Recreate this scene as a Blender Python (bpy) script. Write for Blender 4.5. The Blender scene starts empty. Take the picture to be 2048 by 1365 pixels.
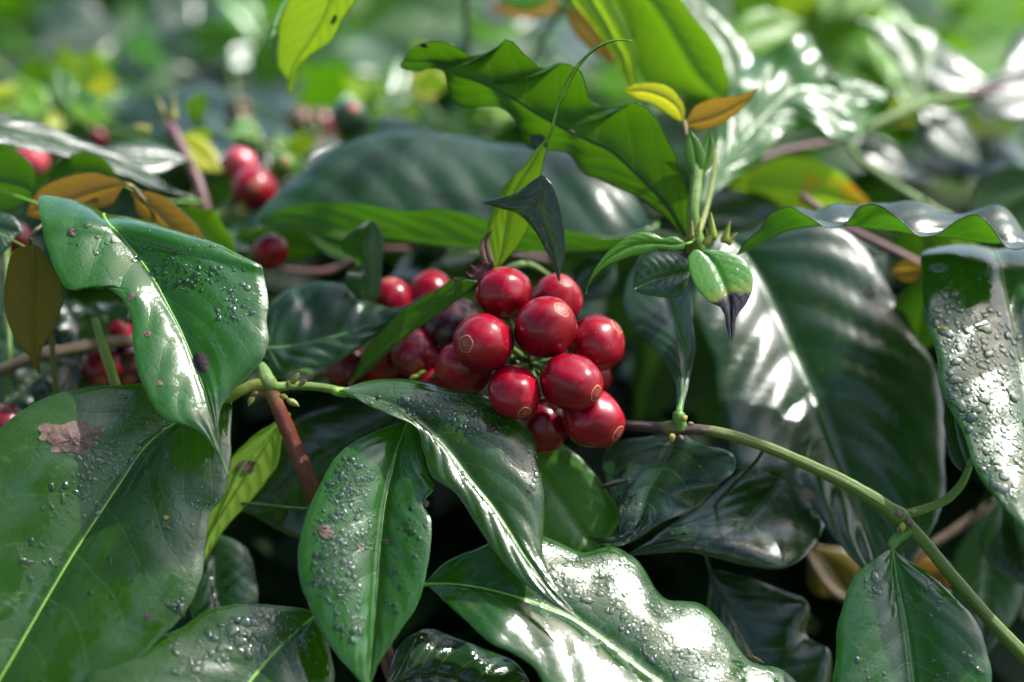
import bpy, math, random
import numpy as np
from mathutils import Vector, Matrix, noise

R = math.radians
sc = bpy.context.scene

# ------------------------------------------------------------------ camera
FOCAL, SENSOR, DIST, PITCH, CAM_Z = 50.0, 36.0, 0.40, R(22), 1.25
cam_data = bpy.data.cameras.new('camera')
cam = bpy.data.objects.new('camera', cam_data)
sc.collection.objects.link(cam)
cam.location = (0, 0, CAM_Z)
cam.rotation_euler = (R(90) - PITCH, 0, 0)
cam_data.lens, cam_data.sensor_width = FOCAL, SENSOR
cam_data.clip_start, cam_data.clip_end = 0.01, 300
cam_data.dof.use_dof = True
cam_data.dof.focus_distance = DIST - 0.004
cam_data.dof.aperture_fstop = 3.6
cam_data.dof.aperture_blades = 9
sc.camera = cam
CAM = Vector((0, 0, CAM_Z))
AX = Vector((1, 0, 0))                                       # right
AU = Vector((0, math.sin(PITCH), math.cos(PITCH)))           # up
AF = Vector((0, math.cos(PITCH), -math.sin(PITCH)))          # forward
def cdir(x, y, z):                                           # camera-space direction (z to the viewer)
    return (AX * x + AU * y - AF * z).normalized()

# ------------------------------------------------------------------ world and sun
SUN = cdir(0.57, 0.80, 0.12)
world = bpy.data.worlds.new('World'); sc.world = world
world.use_nodes = True
wn = world.node_tree
sky = wn.nodes.new('ShaderNodeTexSky')
sky.sky_type = 'NISHITA'; sky.sun_disc = False
sky.sun_elevation = math.asin(SUN.z)
sky.sun_rotation = math.atan2(SUN.x, SUN.y)
sky.air_density, sky.dust_density, sky.ozone_density = 1.3, 3.0, 2.0
bg = wn.nodes['Background']; bg.inputs['Strength'].default_value = 0.15
wn.links.new(sky.outputs[0], bg.inputs['Color'])
sun_data = bpy.data.lights.new('sun', 'SUN')
sun_data.energy, sun_data.angle, sun_data.color = 2.6, R(0.6), (1.0, 0.985, 0.955)
sun = bpy.data.objects.new('sun', sun_data); sc.collection.objects.link(sun)
sun.rotation_euler = SUN.to_track_quat('Z', 'Y').to_euler()
sc.view_settings.view_transform = 'Standard'
sc.view_settings.look = 'None'
sc.view_settings.gamma = 1.0
sc.view_settings.exposure = 1.5
sc.view_settings.use_curve_mapping = False
sc.render.engine = 'CYCLES'
sc.cycles.use_denoising = True
sc.cycles.max_bounces = 5
sc.cycles.diffuse_bounces = 3
sc.cycles.glossy_bounces = 2
sc.cycles.transmission_bounces = 4
sc.cycles.transparent_max_bounces = 6
sc.cycles.sample_clamp_indirect = 6.0
sc.cycles.caustics_refractive = False
sc.cycles.caustics_reflective = False

# ------------------------------------------------------------------ materials
def nt(name):
    m = bpy.data.materials.new(name); m.use_nodes = True
    t = m.node_tree; t.nodes.clear()
    return m, t
def nd(t, typ, **kw):
    n = t.nodes.new(typ)
    for k, v in kw.items():
        if k.startswith('i_'):
            n.inputs[k[2:].replace('_', ' ')].default_value = v
        else: setattr(n, k, v)
    return n
def math_(t, op, a, b=None, c=None, clamp=False):
    n = t.nodes.new('ShaderNodeMath'); n.operation = op; n.use_clamp = clamp
    for i, v in enumerate((a, b, c)):
        if v is None: continue
        if isinstance(v, (int, float)): n.inputs[i].default_value = v
        else: t.links.new(v, n.inputs[i])
    return n.outputs[0]
def mixc(t, f, a, b, mode='MIX'):
    n = t.nodes.new('ShaderNodeMix'); n.data_type = 'RGBA'; n.blend_type = mode
    for i, v in ((0, f), (6, a), (7, b)):
        if isinstance(v, (int, float)): n.inputs[i].default_value = v
        elif isinstance(v, tuple): n.inputs[i].default_value = v if len(v) == 4 else v + (1,)
        else: t.links.new(v, n.inputs[i])
    return n.outputs[2]
def ramp(t, f, stops, interp='LINEAR'):
    n = t.nodes.new('ShaderNodeValToRGB'); n.color_ramp.interpolation = interp
    e = n.color_ramp.elements
    while len(e) < len(stops): e.new(0.5)
    for i, (p, c) in enumerate(stops):
        e[i].position = p; e[i].color = c if len(c) == 4 else tuple(c) + (1,)
    t.links.new(f, n.inputs[0])
    return n.outputs[0]
def noise_(t, scale, detail=3, rough=0.55, vec=None, dist=0.0):
    n = nd(t, 'ShaderNodeTexNoise', i_Scale=scale, i_Detail=detail, i_Roughness=rough, i_Distortion=dist)
    if vec is not None: t.links.new(vec, n.inputs['Vector'])
    return n.outputs['Fac']

NV, VSHIFT = 9.0, 2.3        # lateral veins of every leaf, and how far they sweep to the tip
def leaf_mat(name, top, top2, under, trans, rough=0.34, tfac=0.32, wear=0.0, vein=(0.08, 0.16, 0.04), spec=0.62,
             wet=0.0, tipcol=None, tip_at=0.8, blotch=None, vein_amt=0.25, bump=0.24):
    m, t = nt(name)
    L = t.links
    uv = nd(t, 'ShaderNodeUVMap').outputs[0]
    sep = nd(t, 'ShaderNodeSeparateXYZ'); L.new(uv, sep.inputs[0])
    u, v = sep.outputs[0], sep.outputs[1]
    tt = math_(t, 'ABSOLUTE', math_(t, 'MULTIPLY_ADD', u, 2.0, -1.0))
    geo = nd(t, 'ShaderNodeNewGeometry')
    tc = nd(t, 'ShaderNodeTexCoord')
    oc = tc.outputs['Object']
    info = nd(t, 'ShaderNodeObjectInfo')
    # lateral veins
    n1 = noise_(t, 45, 2, 0.6, oc)
    wob = math_(t, 'MULTIPLY_ADD', n1, 0.5, -0.25)
    ph = math_(t, 'ADD', math_(t, 'SUBTRACT', math_(t, 'MULTIPLY', v, NV), math_(t, 'MULTIPLY', math_(t, 'POWER', tt, 1.35), VSHIFT)), wob)
    fr = math_(t, 'ABSOLUTE', math_(t, 'SUBTRACT', math_(t, 'FRACT', ph), 0.5))       # 0.5 on the vein
    vm = math_(t, 'SMOOTH_MIN', math_(t, 'MULTIPLY', math_(t, 'MAXIMUM', math_(t, 'SUBTRACT', fr, 0.455), 0.0), 22.0), 1.0, 0.2)
    vm = math_(t, 'MULTIPLY', vm, math_(t, 'SUBTRACT', 1.0, math_(t, 'MULTIPLY', tt, 0.75)), clamp=True)
    n2 = noise_(t, 300, 5, 0.78, oc)
    vor = nd(t, 'ShaderNodeTexVoronoi', feature='DISTANCE_TO_EDGE', i_Scale=420.0); L.new(oc, vor.inputs['Vector'])
    net = math_(t, 'SUBTRACT', 1.0, math_(t, 'MULTIPLY', vor.outputs['Distance'], 9.0), clamp=True)
    ctop = mixc(t, ramp(t, n1, [(0.3, (0, 0, 0)), (0.7, (1, 1, 1))]), top, top2)
    ctop = mixc(t, math_(t, 'MULTIPLY', vm, vein_amt), ctop, vein)
    ctop = mixc(t, math_(t, 'MULTIPLY', net, 0.06), ctop, vein)
    # every leaf a touch lighter, darker or yellower than its neighbour
    hsv = nd(t, 'ShaderNodeHueSaturation')
    L.new(math_(t, 'MULTIPLY_ADD', info.outputs['Random'], 0.03, 0.485), hsv.inputs['Hue'])
    L.new(math_(t, 'MULTIPLY_ADD', info.outputs['Random'], 0.3, 0.85), hsv.inputs['Value'])
    L.new(ctop, hsv.inputs['Color']); ctop = hsv.outputs[0]
    cund = mixc(t, math_(t, 'MULTIPLY', vm, 0.6), under, tuple(min(1, c * 1.9 + 0.02) for c in under))
    cund = mixc(t, math_(t, 'MULTIPLY', net, 0.18), cund, tuple(min(1, c * 1.6 + 0.02) for c in under))
    ctr = mixc(t, math_(t, 'MULTIPLY', vm, 0.45), trans, tuple(min(1, c * 1.5 + 0.05) for c in trans))
    ctr = mixc(t, math_(t, 'MULTIPLY', n1, 0.4), ctr, tuple(c * 0.6 for c in trans))
    if wear:
        w = ramp(t, noise_(t, 190, 3, 0.65, oc), [(0.66 - wear * 0.08, (0, 0, 0)), (0.72, (1, 1, 1))])
        ctop = mixc(t, math_(t, 'MULTIPLY', w, 0.4), ctop, (0.09, 0.12, 0.02))
    if blotch:
        bcol, lo, hi, bs = blotch
        b = ramp(t, noise_(t, bs, 4, 0.6, oc, 0.6), [(lo, (0, 0, 0)), (hi, (1, 1, 1))])
        ctop, cund, ctr = mixc(t, b, ctop, bcol), mixc(t, b, cund, bcol), mixc(t, b, ctr, bcol)
    if tipcol:
        vv = math_(t, 'ADD', v, math_(t, 'MULTIPLY_ADD', noise_(t, 160, 3, vec=oc), 0.16, -0.08))
        d = ramp(t, vv, [(tip_at - 0.05, (0, 0, 0)), (tip_at, (1, 1, 1))])
        yl = ramp(t, vv, [(tip_at - 0.16, (0, 0, 0)), (tip_at - 0.03, (1, 1, 1))])
        for_ = lambda c: mixc(t, d, mixc(t, math_(t, 'MULTIPLY', yl, 0.6), c, (0.26, 0.24, 0.025)), tipcol)
        ctop, cund = for_(ctop), for_(cund); ctr = mixc(t, d, ctr, tuple(c * 0.3 for c in tipcol))
    # fine relief: blistered lamina between the veins, pores
    bmp = nd(t, 'ShaderNodeBump', i_Strength=bump, i_Distance=0.0005)
    hgt = n2
    hgt = math_(t, 'SUBTRACT', hgt, math_(t, 'MULTIPLY', vm, 0.35))
    hgt = math_(t, 'SUBTRACT', hgt, math_(t, 'MULTIPLY', net, 0.09))
    L.new(hgt, bmp.inputs['Height'])
    rgh = math_(t, 'MULTIPLY_ADD', ramp(t, noise_(t, 75, 3, 0.62, oc), [(0.36, (0, 0, 0)), (0.62, (1, 1, 1))]), 0.15, rough - 0.09)
    bmp_top = bmp
    if wet:
        film = ramp(t, noise_(t, 70, 4, 0.6, oc), [(0.515, (0, 0, 0)), (0.54, (1, 1, 1))])
        rgh = math_(t, 'ADD', math_(t, 'MULTIPLY', rgh, math_(t, 'SUBTRACT', 1.0, film)), math_(t, 'MULTIPLY', film, 0.10))
        bmp_top = nd(t, 'ShaderNodeBump', i_Distance=0.0005)
        L.new(math_(t, 'MULTIPLY_ADD', film, -0.16, 0.26), bmp_top.inputs['Strength'])
        L.new(math_(t, 'ADD', hgt, math_(t, 'MULTIPLY', film, 0.5)), bmp_top.inputs['Height'])
    p = nd(t, 'ShaderNodeBsdfPrincipled'); p.inputs['Specular IOR Level'].default_value = spec
    L.new(ctop, p.inputs['Base Color']); L.new(rgh, p.inputs['Roughness']); L.new(bmp_top.outputs[0], p.inputs['Normal'])
    if wet:
        p.inputs['Coat Weight'].default_value = wet
        p.inputs['Coat Roughness'].default_value = 0.12
        p.inputs['Coat IOR'].default_value = 1.33
        L.new(bmp_top.outputs[0], p.inputs['Coat Normal'])
    q = nd(t, 'ShaderNodeBsdfPrincipled'); q.inputs['Specular IOR Level'].default_value = 0.3
    q.inputs['Roughness'].default_value = 0.5
    L.new(cund, q.inputs['Base Color']); L.new(bmp.outputs[0], q.inputs['Normal'])
    side = nd(t, 'ShaderNodeMixShader')
    L.new(geo.outputs['Backfacing'], side.inputs[0]); L.new(p.outputs[0], side.inputs[1]); L.new(q.outputs[0], side.inputs[2])
    tr = nd(t, 'ShaderNodeBsdfTranslucent'); L.new(ctr, tr.inputs['Color']); L.new(bmp.outputs[0], tr.inputs['Normal'])
    mx = nd(t, 'ShaderNodeMixShader', i_Fac=tfac)
    L.new(side.outputs[0], mx.inputs[1]); L.new(tr.outputs[0], mx.inputs[2])
    out = nd(t, 'ShaderNodeOutputMaterial'); L.new(mx.outputs[0], out.inputs[0])
    return m

G = {}
G['dark'] = leaf_mat('mature_leaf', (0.006, 0.023, 0.009), (0.011, 0.036, 0.012), (0.055, 0.14, 0.025), (0.08, 0.26, 0.006), rough=0.25, tfac=0.26, wear=0.3)
G['wet'] = leaf_mat('wet_mature_leaf', (0.008, 0.040, 0.004), (0.016, 0.063, 0.006), (0.055, 0.14, 0.02), (0.11, 0.36, 0.004), rough=0.27, tfac=0.28, wear=0.35, wet=0.3)
G['wetmid'] = leaf_mat('wet_green_leaf', (0.014, 0.062, 0.009), (0.026, 0.095, 0.013), (0.055, 0.14, 0.02), (0.12, 0.38, 0.004), rough=0.27, tfac=0.34, wear=0.3, wet=0.3)
G['vivid'] = leaf_mat('vivid_green_leaf', (0.028, 0.13, 0.007), (0.042, 0.17, 0.010), (0.04, 0.13, 0.01), (0.12, 0.34, 0.003), rough=0.34, tfac=0.38, spec=0.5)
G['gloss'] = leaf_mat('glossy_green_leaf', (0.022, 0.095, 0.014), (0.04, 0.14, 0.02), (0.06, 0.18, 0.02), (0.16, 0.42, 0.006), rough=0.27, tfac=0.36, spec=0.7)
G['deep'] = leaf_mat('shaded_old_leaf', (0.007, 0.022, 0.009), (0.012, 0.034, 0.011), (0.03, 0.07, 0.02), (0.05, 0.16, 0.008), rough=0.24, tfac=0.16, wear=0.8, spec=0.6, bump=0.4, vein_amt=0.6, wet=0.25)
G['mid'] = leaf_mat('green_leaf', (0.016, 0.07, 0.009), (0.026, 0.10, 0.012), (0.035, 0.11, 0.010), (0.055, 0.155, 0.002), rough=0.32, tfac=0.40, spec=0.55)
G['fresh'] = leaf_mat('fresh_leaf', (0.045, 0.17, 0.010), (0.065, 0.21, 0.014), (0.07, 0.18, 0.014), (0.16, 0.34, 0.004), rough=0.26, tfac=0.42, vein=(0.12, 0.28, 0.05), spec=0.6)
G['lime'] = leaf_mat('lime_leaf', (0.11, 0.26, 0.014), (0.15, 0.31, 0.022), (0.22, 0.36, 0.045), (0.32, 0.50, 0.008), rough=0.30, tfac=0.45, vein=(0.25, 0.4, 0.08), spec=0.5)
G['lemon'] = leaf_mat('lemon_leaf', (0.36, 0.40, 0.02), (0.42, 0.42, 0.03), (0.40, 0.40, 0.05), (0.75, 0.75, 0.02), rough=0.32, tfac=0.45, vein=(0.5, 0.45, 0.1))
G['orange'] = leaf_mat('orange_leaf', (0.26, 0.14, 0.015), (0.32, 0.20, 0.02), (0.24, 0.15, 0.05), (0.48, 0.28, 0.02), rough=0.36, tfac=0.45, vein=(0.45, 0.3, 0.1), spec=0.3)
G['gold'] = leaf_mat('bronze_leaf', (0.14, 0.08, 0.012), (0.19, 0.12, 0.02), (0.17, 0.10, 0.03), (0.36, 0.20, 0.02), rough=0.30, tfac=0.35, vein=(0.3, 0.2, 0.05), spec=0.3)
G['olive'] = leaf_mat('olive_bronze_leaf', (0.09, 0.07, 0.008), (0.13, 0.10, 0.012), (0.10, 0.075, 0.008), (0.26, 0.19, 0.01), rough=0.32, tfac=0.35, vein=(0.22, 0.17, 0.04), spec=0.3)
G['bitten'] = leaf_mat('leaf_with_withered_tip', (0.05, 0.16, 0.012), (0.075, 0.20, 0.02), (0.08, 0.2, 0.02), (0.22, 0.42, 0.01), rough=0.24, spec=0.6, tfac=0.3, tipcol=(0.012, 0.008, 0.014), tip_at=0.62)
G['scorched'] = leaf_mat('leaf_with_brown_base', (0.06, 0.16, 0.01), (0.08, 0.2, 0.015), (0.07, 0.17, 0.015), (0.22, 0.40, 0.006), rough=0.35, tfac=0.42)
G['spotted'] = leaf_mat('leaf_with_orange_blotches', (0.10, 0.24, 0.02), (0.16, 0.30, 0.02), (0.14, 0.28, 0.02), (0.38, 0.62, 0.02), rough=0.35, tfac=0.4, blotch=((0.6, 0.25, 0.01), 0.60, 0.66, 40))
G['dry'] = leaf_mat('withered_brown_leaf', (0.06, 0.022, 0.016), (0.11, 0.04, 0.022), (0.10, 0.035, 0.02), (0.12, 0.03, 0.02), rough=0.55, tfac=0.12, vein=(0.2, 0.1, 0.05))

def far_mat(name, c1, c2, tr_, tfac=0.36, spec=0.35):
    m, t = nt(name); L = t.links
    oc = nd(t, 'ShaderNodeTexCoord').outputs['Object']
    n = ramp(t, noise_(t, 9, 2, vec=oc), [(0.35, (0, 0, 0)), (0.65, (1, 1, 1))])
    p = nd(t, 'ShaderNodeBsdfPrincipled', i_Roughness=0.45); p.inputs['Specular IOR Level'].default_value = spec
    L.new(mixc(t, n, c1, c2), p.inputs['Base Color'])
    tr = nd(t, 'ShaderNodeBsdfTranslucent'); L.new(mixc(t, n, tuple(x * 0.7 for x in tr_), tr_), tr.inputs['Color'])
    mx = nd(t, 'ShaderNodeMixShader', i_Fac=tfac); L.new(p.outputs[0], mx.inputs[1]); L.new(tr.outputs[0], mx.inputs[2])
    L.new(mx.outputs[0], nd(t, 'ShaderNodeOutputMaterial').inputs[0])
    return m
G['far'] = far_mat('distant_leaf', (0.012, 0.045, 0.010), (0.03, 0.09, 0.016), (0.10, 0.30, 0.005), 0.36, 0.25)
G['farlime'] = far_mat('distant_lime_leaf', (0.06, 0.19, 0.008), (0.11, 0.27, 0.012), (0.26, 0.50, 0.004), 0.45, 0.12)
G['under'] = far_mat('shaded_leaf', (0.006, 0.016, 0.007), (0.010, 0.026, 0.009), (0.03, 0.09, 0.004), 0.2, 0.12)  # darker than the other foliage so that the gaps read as deep shade
G['canopy'] = far_mat('added_unseen_leaf', (0.010, 0.030, 0.008), (0.018, 0.05, 0.012), (0.04, 0.10, 0.004), 0.2, 0.2)  # for leaves added out of view to shape reflections and dappled shade

def rib_mat(name, col, rough=0.4):
    m, t = nt(name); L = t.links
    oc = nd(t, 'ShaderNodeTexCoord').outputs['Object']
    c = mixc(t, noise_(t, 220, 3, vec=oc), tuple(x * 0.7 for x in col), tuple(min(1, x * 1.25) for x in col))
    p = nd(t, 'ShaderNodeBsdfPrincipled', i_Roughness=rough); L.new(c, p.inputs['Base Color'])
    p.inputs['Specular IOR Level'].default_value = 0.4
    p.inputs['Subsurface Weight'].default_value = 0.25
    p.inputs['Subsurface Radius'].default_value = (0.0006, 0.0012, 0.0003)
    b = nd(t, 'ShaderNodeBump', i_Strength=0.25, i_Distance=0.0003)
    L.new(noise_(t, 700, 3, vec=oc), b.inputs['Height']); L.new(b.outputs[0], p.inputs['Normal'])
    L.new(p.outputs[0], nd(t, 'ShaderNodeOutputMaterial').inputs[0])
    return m
RIB = {k: rib_mat(k + '_midrib', c) for k, c in dict(
    green=(0.10, 0.22, 0.04), bright=(0.17, 0.34, 0.05), dark=(0.02, 0.055, 0.014), gold=(0.34, 0.24, 0.04),
    olive=(0.16, 0.12, 0.02), tan=(0.42, 0.30, 0.14), blackish=(0.02, 0.012, 0.014), lemon=(0.24, 0.29, 0.035)).items()}

def stem_mat(name, stops, rough=0.45, bump=0.35, streak=0.4):
    m, t = nt(name); L = t.links
    uv = nd(t, 'ShaderNodeUVMap').outputs[0]
    sep = nd(t, 'ShaderNodeSeparateXYZ'); L.new(uv, sep.inputs[0])
    oc = nd(t, 'ShaderNodeTexCoord').outputs['Object']
    vv = math_(t, 'ADD', sep.outputs[1], math_(t, 'MULTIPLY_ADD', noise_(t, 130, 3, vec=oc), 0.05, -0.025))
    c = ramp(t, vv, stops)
    mp = nd(t, 'ShaderNodeMapping'); mp.inputs['Scale'].default_value = (26, 5, 1); L.new(uv, mp.inputs[0])
    n = noise_(t, 1.0, 4, 0.6, mp.outputs[0])
    c = mixc(t, math_(t, 'MULTIPLY', ramp(t, n, [(0.4, (0, 0, 0)), (0.75, (1, 1, 1))]), streak), c, mixc(t, 0.55, c, (0.02, 0.012, 0.008)))
    fl = ramp(t, noise_(t, 620, 2, vec=oc), [(0.66, (0, 0, 0)), (0.72, (1, 1, 1))])
    c = mixc(t, math_(t, 'MULTIPLY', fl, 0.35), c, (0.3, 0.26, 0.16))
    p = nd(t, 'ShaderNodeBsdfPrincipled', i_Roughness=rough); L.new(c, p.inputs['Base Color'])
    p.inputs['Specular IOR Level'].default_value = 0.45
    b = nd(t, 'ShaderNodeBump', i_Strength=bump * 1.6, i_Distance=0.0006)
    L.new(math_(t, 'ADD', n, math_(t, 'MULTIPLY', noise_(t, 500, 3, vec=oc), 0.6)), b.inputs['Height']); L.new(b.outputs[0], p.inputs['Normal'])
    L.new(p.outputs[0], nd(t, 'ShaderNodeOutputMaterial').inputs[0])
    return m
ST = {
    'olive': stem_mat('olive_twig_bark', [(0.0, (0.10, 0.09, 0.02)), (1.0, (0.13, 0.10, 0.03))], streak=0.3),
    'main': stem_mat('green_twig_bark', [(0.0, (0.03, 0.04, 0.015)), (0.24, (0.05, 0.04, 0.02)), (0.285, (0.030, 0.010, 0.014)), (0.335, (0.035, 0.012, 0.014)), (0.345, (0.10, 0.12, 0.02)), (0.358, (0.09, 0.10, 0.02)), (0.366, (0.04, 0.014, 0.016)), (0.39, (0.06, 0.035, 0.02)), (0.41, (0.12, 0.15, 0.02)), (0.6, (0.085, 0.15, 0.018)), (1.0, (0.085, 0.145, 0.018))]),
    'red': stem_mat('red_brown_twig_bark', [(0.0, (0.22, 0.20, 0.05)), (0.035, (0.22, 0.12, 0.04)), (0.08, (0.13, 0.025, 0.010)), (0.5, (0.07, 0.010, 0.007)), (1.0, (0.11, 0.018, 0.010))], streak=0.7, rough=0.36),
    'green': stem_mat('pale_green_twig_bark', [(0.0, (0.09, 0.17, 0.025)), (1.0, (0.12, 0.21, 0.035))], streak=0.25),
    'purple': stem_mat('purple_twig_bark', [(0.0, (0.12, 0.05, 0.045)), (1.0, (0.14, 0.055, 0.06))], rough=0.4),
    'tan': stem_mat('tan_twig_bark', [(0.0, (0.40, 0.26, 0.18)), (1.0, (0.44, 0.27, 0.21))], rough=0.6),
    'brown': stem_mat('brown_twig_bark', [(0.0, (0.12, 0.08, 0.045)), (1.0, (0.15, 0.10, 0.06))], rough=0.6, bump=0.8, streak=0.8),
    'dark': stem_mat('dark_dry_twig_bark', [(0.0, (0.02, 0.014, 0.012)), (1.0, (0.03, 0.018, 0.014))], rough=0.6, bump=0.8),
    'yellow': stem_mat('yellow_green_twig_bark', [(0.0, (0.17, 0.20, 0.02)), (1.0, (0.15, 0.20, 0.025))], streak=0.25),
}

def cherry_mat(name, c1, c2, c3):
    m, t = nt(name); L = t.links
    oc = nd(t, 'ShaderNodeTexCoord').outputs['Object']
    info = nd(t, 'ShaderNodeObjectInfo')
    uv = nd(t, 'ShaderNodeUVMap').outputs[0]
    sep = nd(t, 'ShaderNodeSeparateXYZ'); L.new(uv, sep.inputs[0])
    n = noise_(t, 110, 4, 0.62, oc)
    c = ramp(t, n, [(0.34, c1), (0.5, c2), (0.70, c3)])
    # faint lengthwise streaks and pin-prick lenticels
    mp = nd(t, 'ShaderNodeMapping'); mp.inputs['Scale'].default_value = (46, 2.5, 1); L.new(uv, mp.inputs[0])
    s = noise_(t, 1.0, 3, 0.6, mp.outputs[0])
    c = mixc(t, math_(t, 'MULTIPLY', ramp(t, s, [(0.45, (0, 0, 0)), (0.8, (1, 1, 1))]), 0.35), c, tuple(x * 0.55 for x in c1))
    vo = nd(t, 'ShaderNodeTexVoronoi', i_Scale=420.0); L.new(oc, vo.inputs['Vector'])
    dots = ramp(t, vo.outputs['Distance'], [(0.07, (1, 1, 1)), (0.13, (0, 0, 0))])
    gate = ramp(t, noise_(t, 330, 2, vec=oc), [(0.52, (0, 0, 0)), (0.62, (1, 1, 1))])
    c = mixc(t, math_(t, 'MULTIPLY', math_(t, 'MULTIPLY', dots, gate), 0.55), c, (0.55, 0.28, 0.14))
    stalk = ramp(t, math_(t, 'ADD', sep.outputs[1], math_(t, 'MULTIPLY_ADD', n, 0.5, -0.25)), [(0.18, (1, 1, 1)), (0.52, (0, 0, 0))])
    c = mixc(t, math_(t, 'MULTIPLY', stalk, 0.55), c, tuple(x * 0.4 for x in c1))
    # corky halo round the navel
    hal = ramp(t, math_(t, 'ADD', sep.outputs[1], math_(t, 'MULTIPLY_ADD', noise_(t, 420, 4, 0.7, oc), 0.10, -0.05)), [(0.84, (0, 0, 0)), (0.93, (1, 1, 1))])
    c = mixc(t, math_(t, 'MULTIPLY', hal, 0.22), c, (0.30, 0.08, 0.035))
    hsv = nd(t, 'ShaderNodeHueSaturation'); L.new(c, hsv.inputs['Color'])
    L.new(math_(t, 'MULTIPLY_ADD', info.outputs['Random'], 0.35, 0.82), hsv.inputs['Value'])
    p = nd(t, 'ShaderNodeBsdfPrincipled'); L.new(hsv.outputs[0], p.inputs['Base Color'])
    L.new(math_(t, 'MULTIPLY_ADD', noise_(t, 240, 4, 0.6, oc), 0.20, 0.15), p.inputs['Roughness'])
    p.inputs['Specular IOR Level'].default_value = 0.38
    p.inputs['Subsurface Weight'].default_value = 0.12
    p.inputs['Subsurface Radius'].default_value = (0.003, 0.0006, 0.0006)
    b = nd(t, 'ShaderNodeBump', i_Strength=0.22, i_Distance=0.0005)
    L.new(math_(t, 'ADD', math_(t, 'MULTIPLY', noise_(t, 170, 2, 0.5, oc), 1.0), math_(t, 'MULTIPLY', noise_(t, 900, 2, vec=oc), 0.10)), b.inputs['Height'])
    L.new(b.outputs[0], p.inputs['Normal'])
    L.new(p.outputs[0], nd(t, 'ShaderNodeOutputMaterial').inputs[0])
    return m
CH = {
    'red': cherry_mat('ripe_cherry_skin', (0.16, 0.0015, 0.008), (0.235, 0.002, 0.013), (0.29, 0.004, 0.021)),
    'wine': cherry_mat('overripe_and_shaded_cherry_skin', (0.10, 0.005, 0.012), (0.17, 0.007, 0.018), (0.24, 0.012, 0.026)),  # wine tone also stands in for shade on half-hidden cherries
    'black': cherry_mat('blackened_and_shaded_cherry_skin', (0.02, 0.004, 0.008), (0.05, 0.006, 0.012), (0.11, 0.008, 0.016)),  # near-black tone also paints shade onto a hidden cherry
    'pink': cherry_mat('pinkish_cherry_skin', (0.48, 0.05, 0.07), (0.55, 0.07, 0.10), (0.60, 0.14, 0.15)),
    'green': cherry_mat('unripe_cherry_skin', (0.06, 0.16, 0.02), (0.10, 0.22, 0.03), (0.16, 0.28, 0.04)),
    'dull': cherry_mat('dark_green_cherry_skin', (0.02, 0.05, 0.025), (0.03, 0.07, 0.035), (0.05, 0.09, 0.04)),
}
def navel_mat():
    m, t = nt('cherry_navel_cork'); L = t.links
    uv = nd(t, 'ShaderNodeUVMap').outputs[0]
    sep = nd(t, 'ShaderNodeSeparateXYZ'); L.new(uv, sep.inputs[0])
    oc = nd(t, 'ShaderNodeTexCoord').outputs['Object']
    rr = math_(t, 'ADD', sep.outputs[1], math_(t, 'MULTIPLY_ADD', noise_(t, 900, 3, vec=oc), 0.10, -0.05))
    c = ramp(t, rr, [(0.0, (0.05, 0.006, 0.006)), (0.13, (0.10, 0.01, 0.012)), (0.18, (0.52, 0.30, 0.15)), (0.24, (0.24, 0.016, 0.020)), (0.50, (0.24, 0.012, 0.020)),
                     (0.565, (0.36, 0.15, 0.08)), (0.61, (0.22, 0.012, 0.020)), (0.84, (0.25, 0.014, 0.022)), (0.90, (0.50, 0.28, 0.13)), (0.95, (0.24, 0.02, 0.022)), (1.0, (0.26, 0.012, 0.022))])
    p = nd(t, 'ShaderNodeBsdfPrincipled', i_Roughness=0.5); L.new(c, p.inputs['Base Color'])
    L.new(p.outputs[0], nd(t, 'ShaderNodeOutputMaterial').inputs[0])
    return m
NAVEL = navel_mat()

def water_mat():
    m, t = nt('rain_water'); L = t.links
    fr = nd(t, 'ShaderNodeFresnel', i_IOR=1.33)
    g = nd(t, 'ShaderNodeBsdfGlossy', i_Roughness=0.06)
    tr = nd(t, 'ShaderNodeBsdfTransparent'); tr.inputs[0].default_value = (0.80, 0.87, 0.80, 1)  # tint stands in for the darkening that refraction would give
    mx = nd(t, 'ShaderNodeMixShader')
    L.new(math_(t, 'MULTIPLY_ADD', fr.outputs[0], 1.3, 0.03, clamp=True), mx.inputs[0]); L.new(tr.outputs[0], mx.inputs[1]); L.new(g.outputs[0], mx.inputs[2])
    L.new(mx.outputs[0], nd(t, 'ShaderNodeOutputMaterial').inputs[0])
    return m
WATER = water_mat()
def scab_mat(name, a, b, rough=0.6):
    m, t = nt(name); L = t.links
    oc = nd(t, 'ShaderNodeTexCoord').outputs['Object']
    c = ramp(t, noise_(t, 330, 5, 0.7, oc), [(0.35, a), (0.62, b)])
    p = nd(t, 'ShaderNodeBsdfPrincipled', i_Roughness=rough); L.new(c, p.inputs['Base Color'])
    bm = nd(t, 'ShaderNodeBump', i_Strength=0.6, i_Distance=0.0006)
    L.new(noise_(t, 420, 4, 0.7, oc), bm.inputs['Height']); L.new(bm.outputs[0], p.inputs['Normal'])
    L.new(p.outputs[0], nd(t, 'ShaderNodeOutputMaterial').inputs[0])
    return m
SCAB = scab_mat('brown_leaf_scar', (0.02, 0.012, 0.010), (0.11, 0.06, 0.045))
RIM = scab_mat('pale_leaf_scar', (0.045, 0.028, 0.018), (0.12, 0.075, 0.045))
GRIT = scab_mat('dark_leaf_speck', (0.006, 0.004, 0.004), (0.03, 0.012, 0.010))
BUD = scab_mat('bud_scale', (0.12, 0.12, 0.02), (0.30, 0.28, 0.06))
BUDB = scab_mat('brown_bud_scale', (0.07, 0.04, 0.03), (0.22, 0.16, 0.08))

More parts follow.
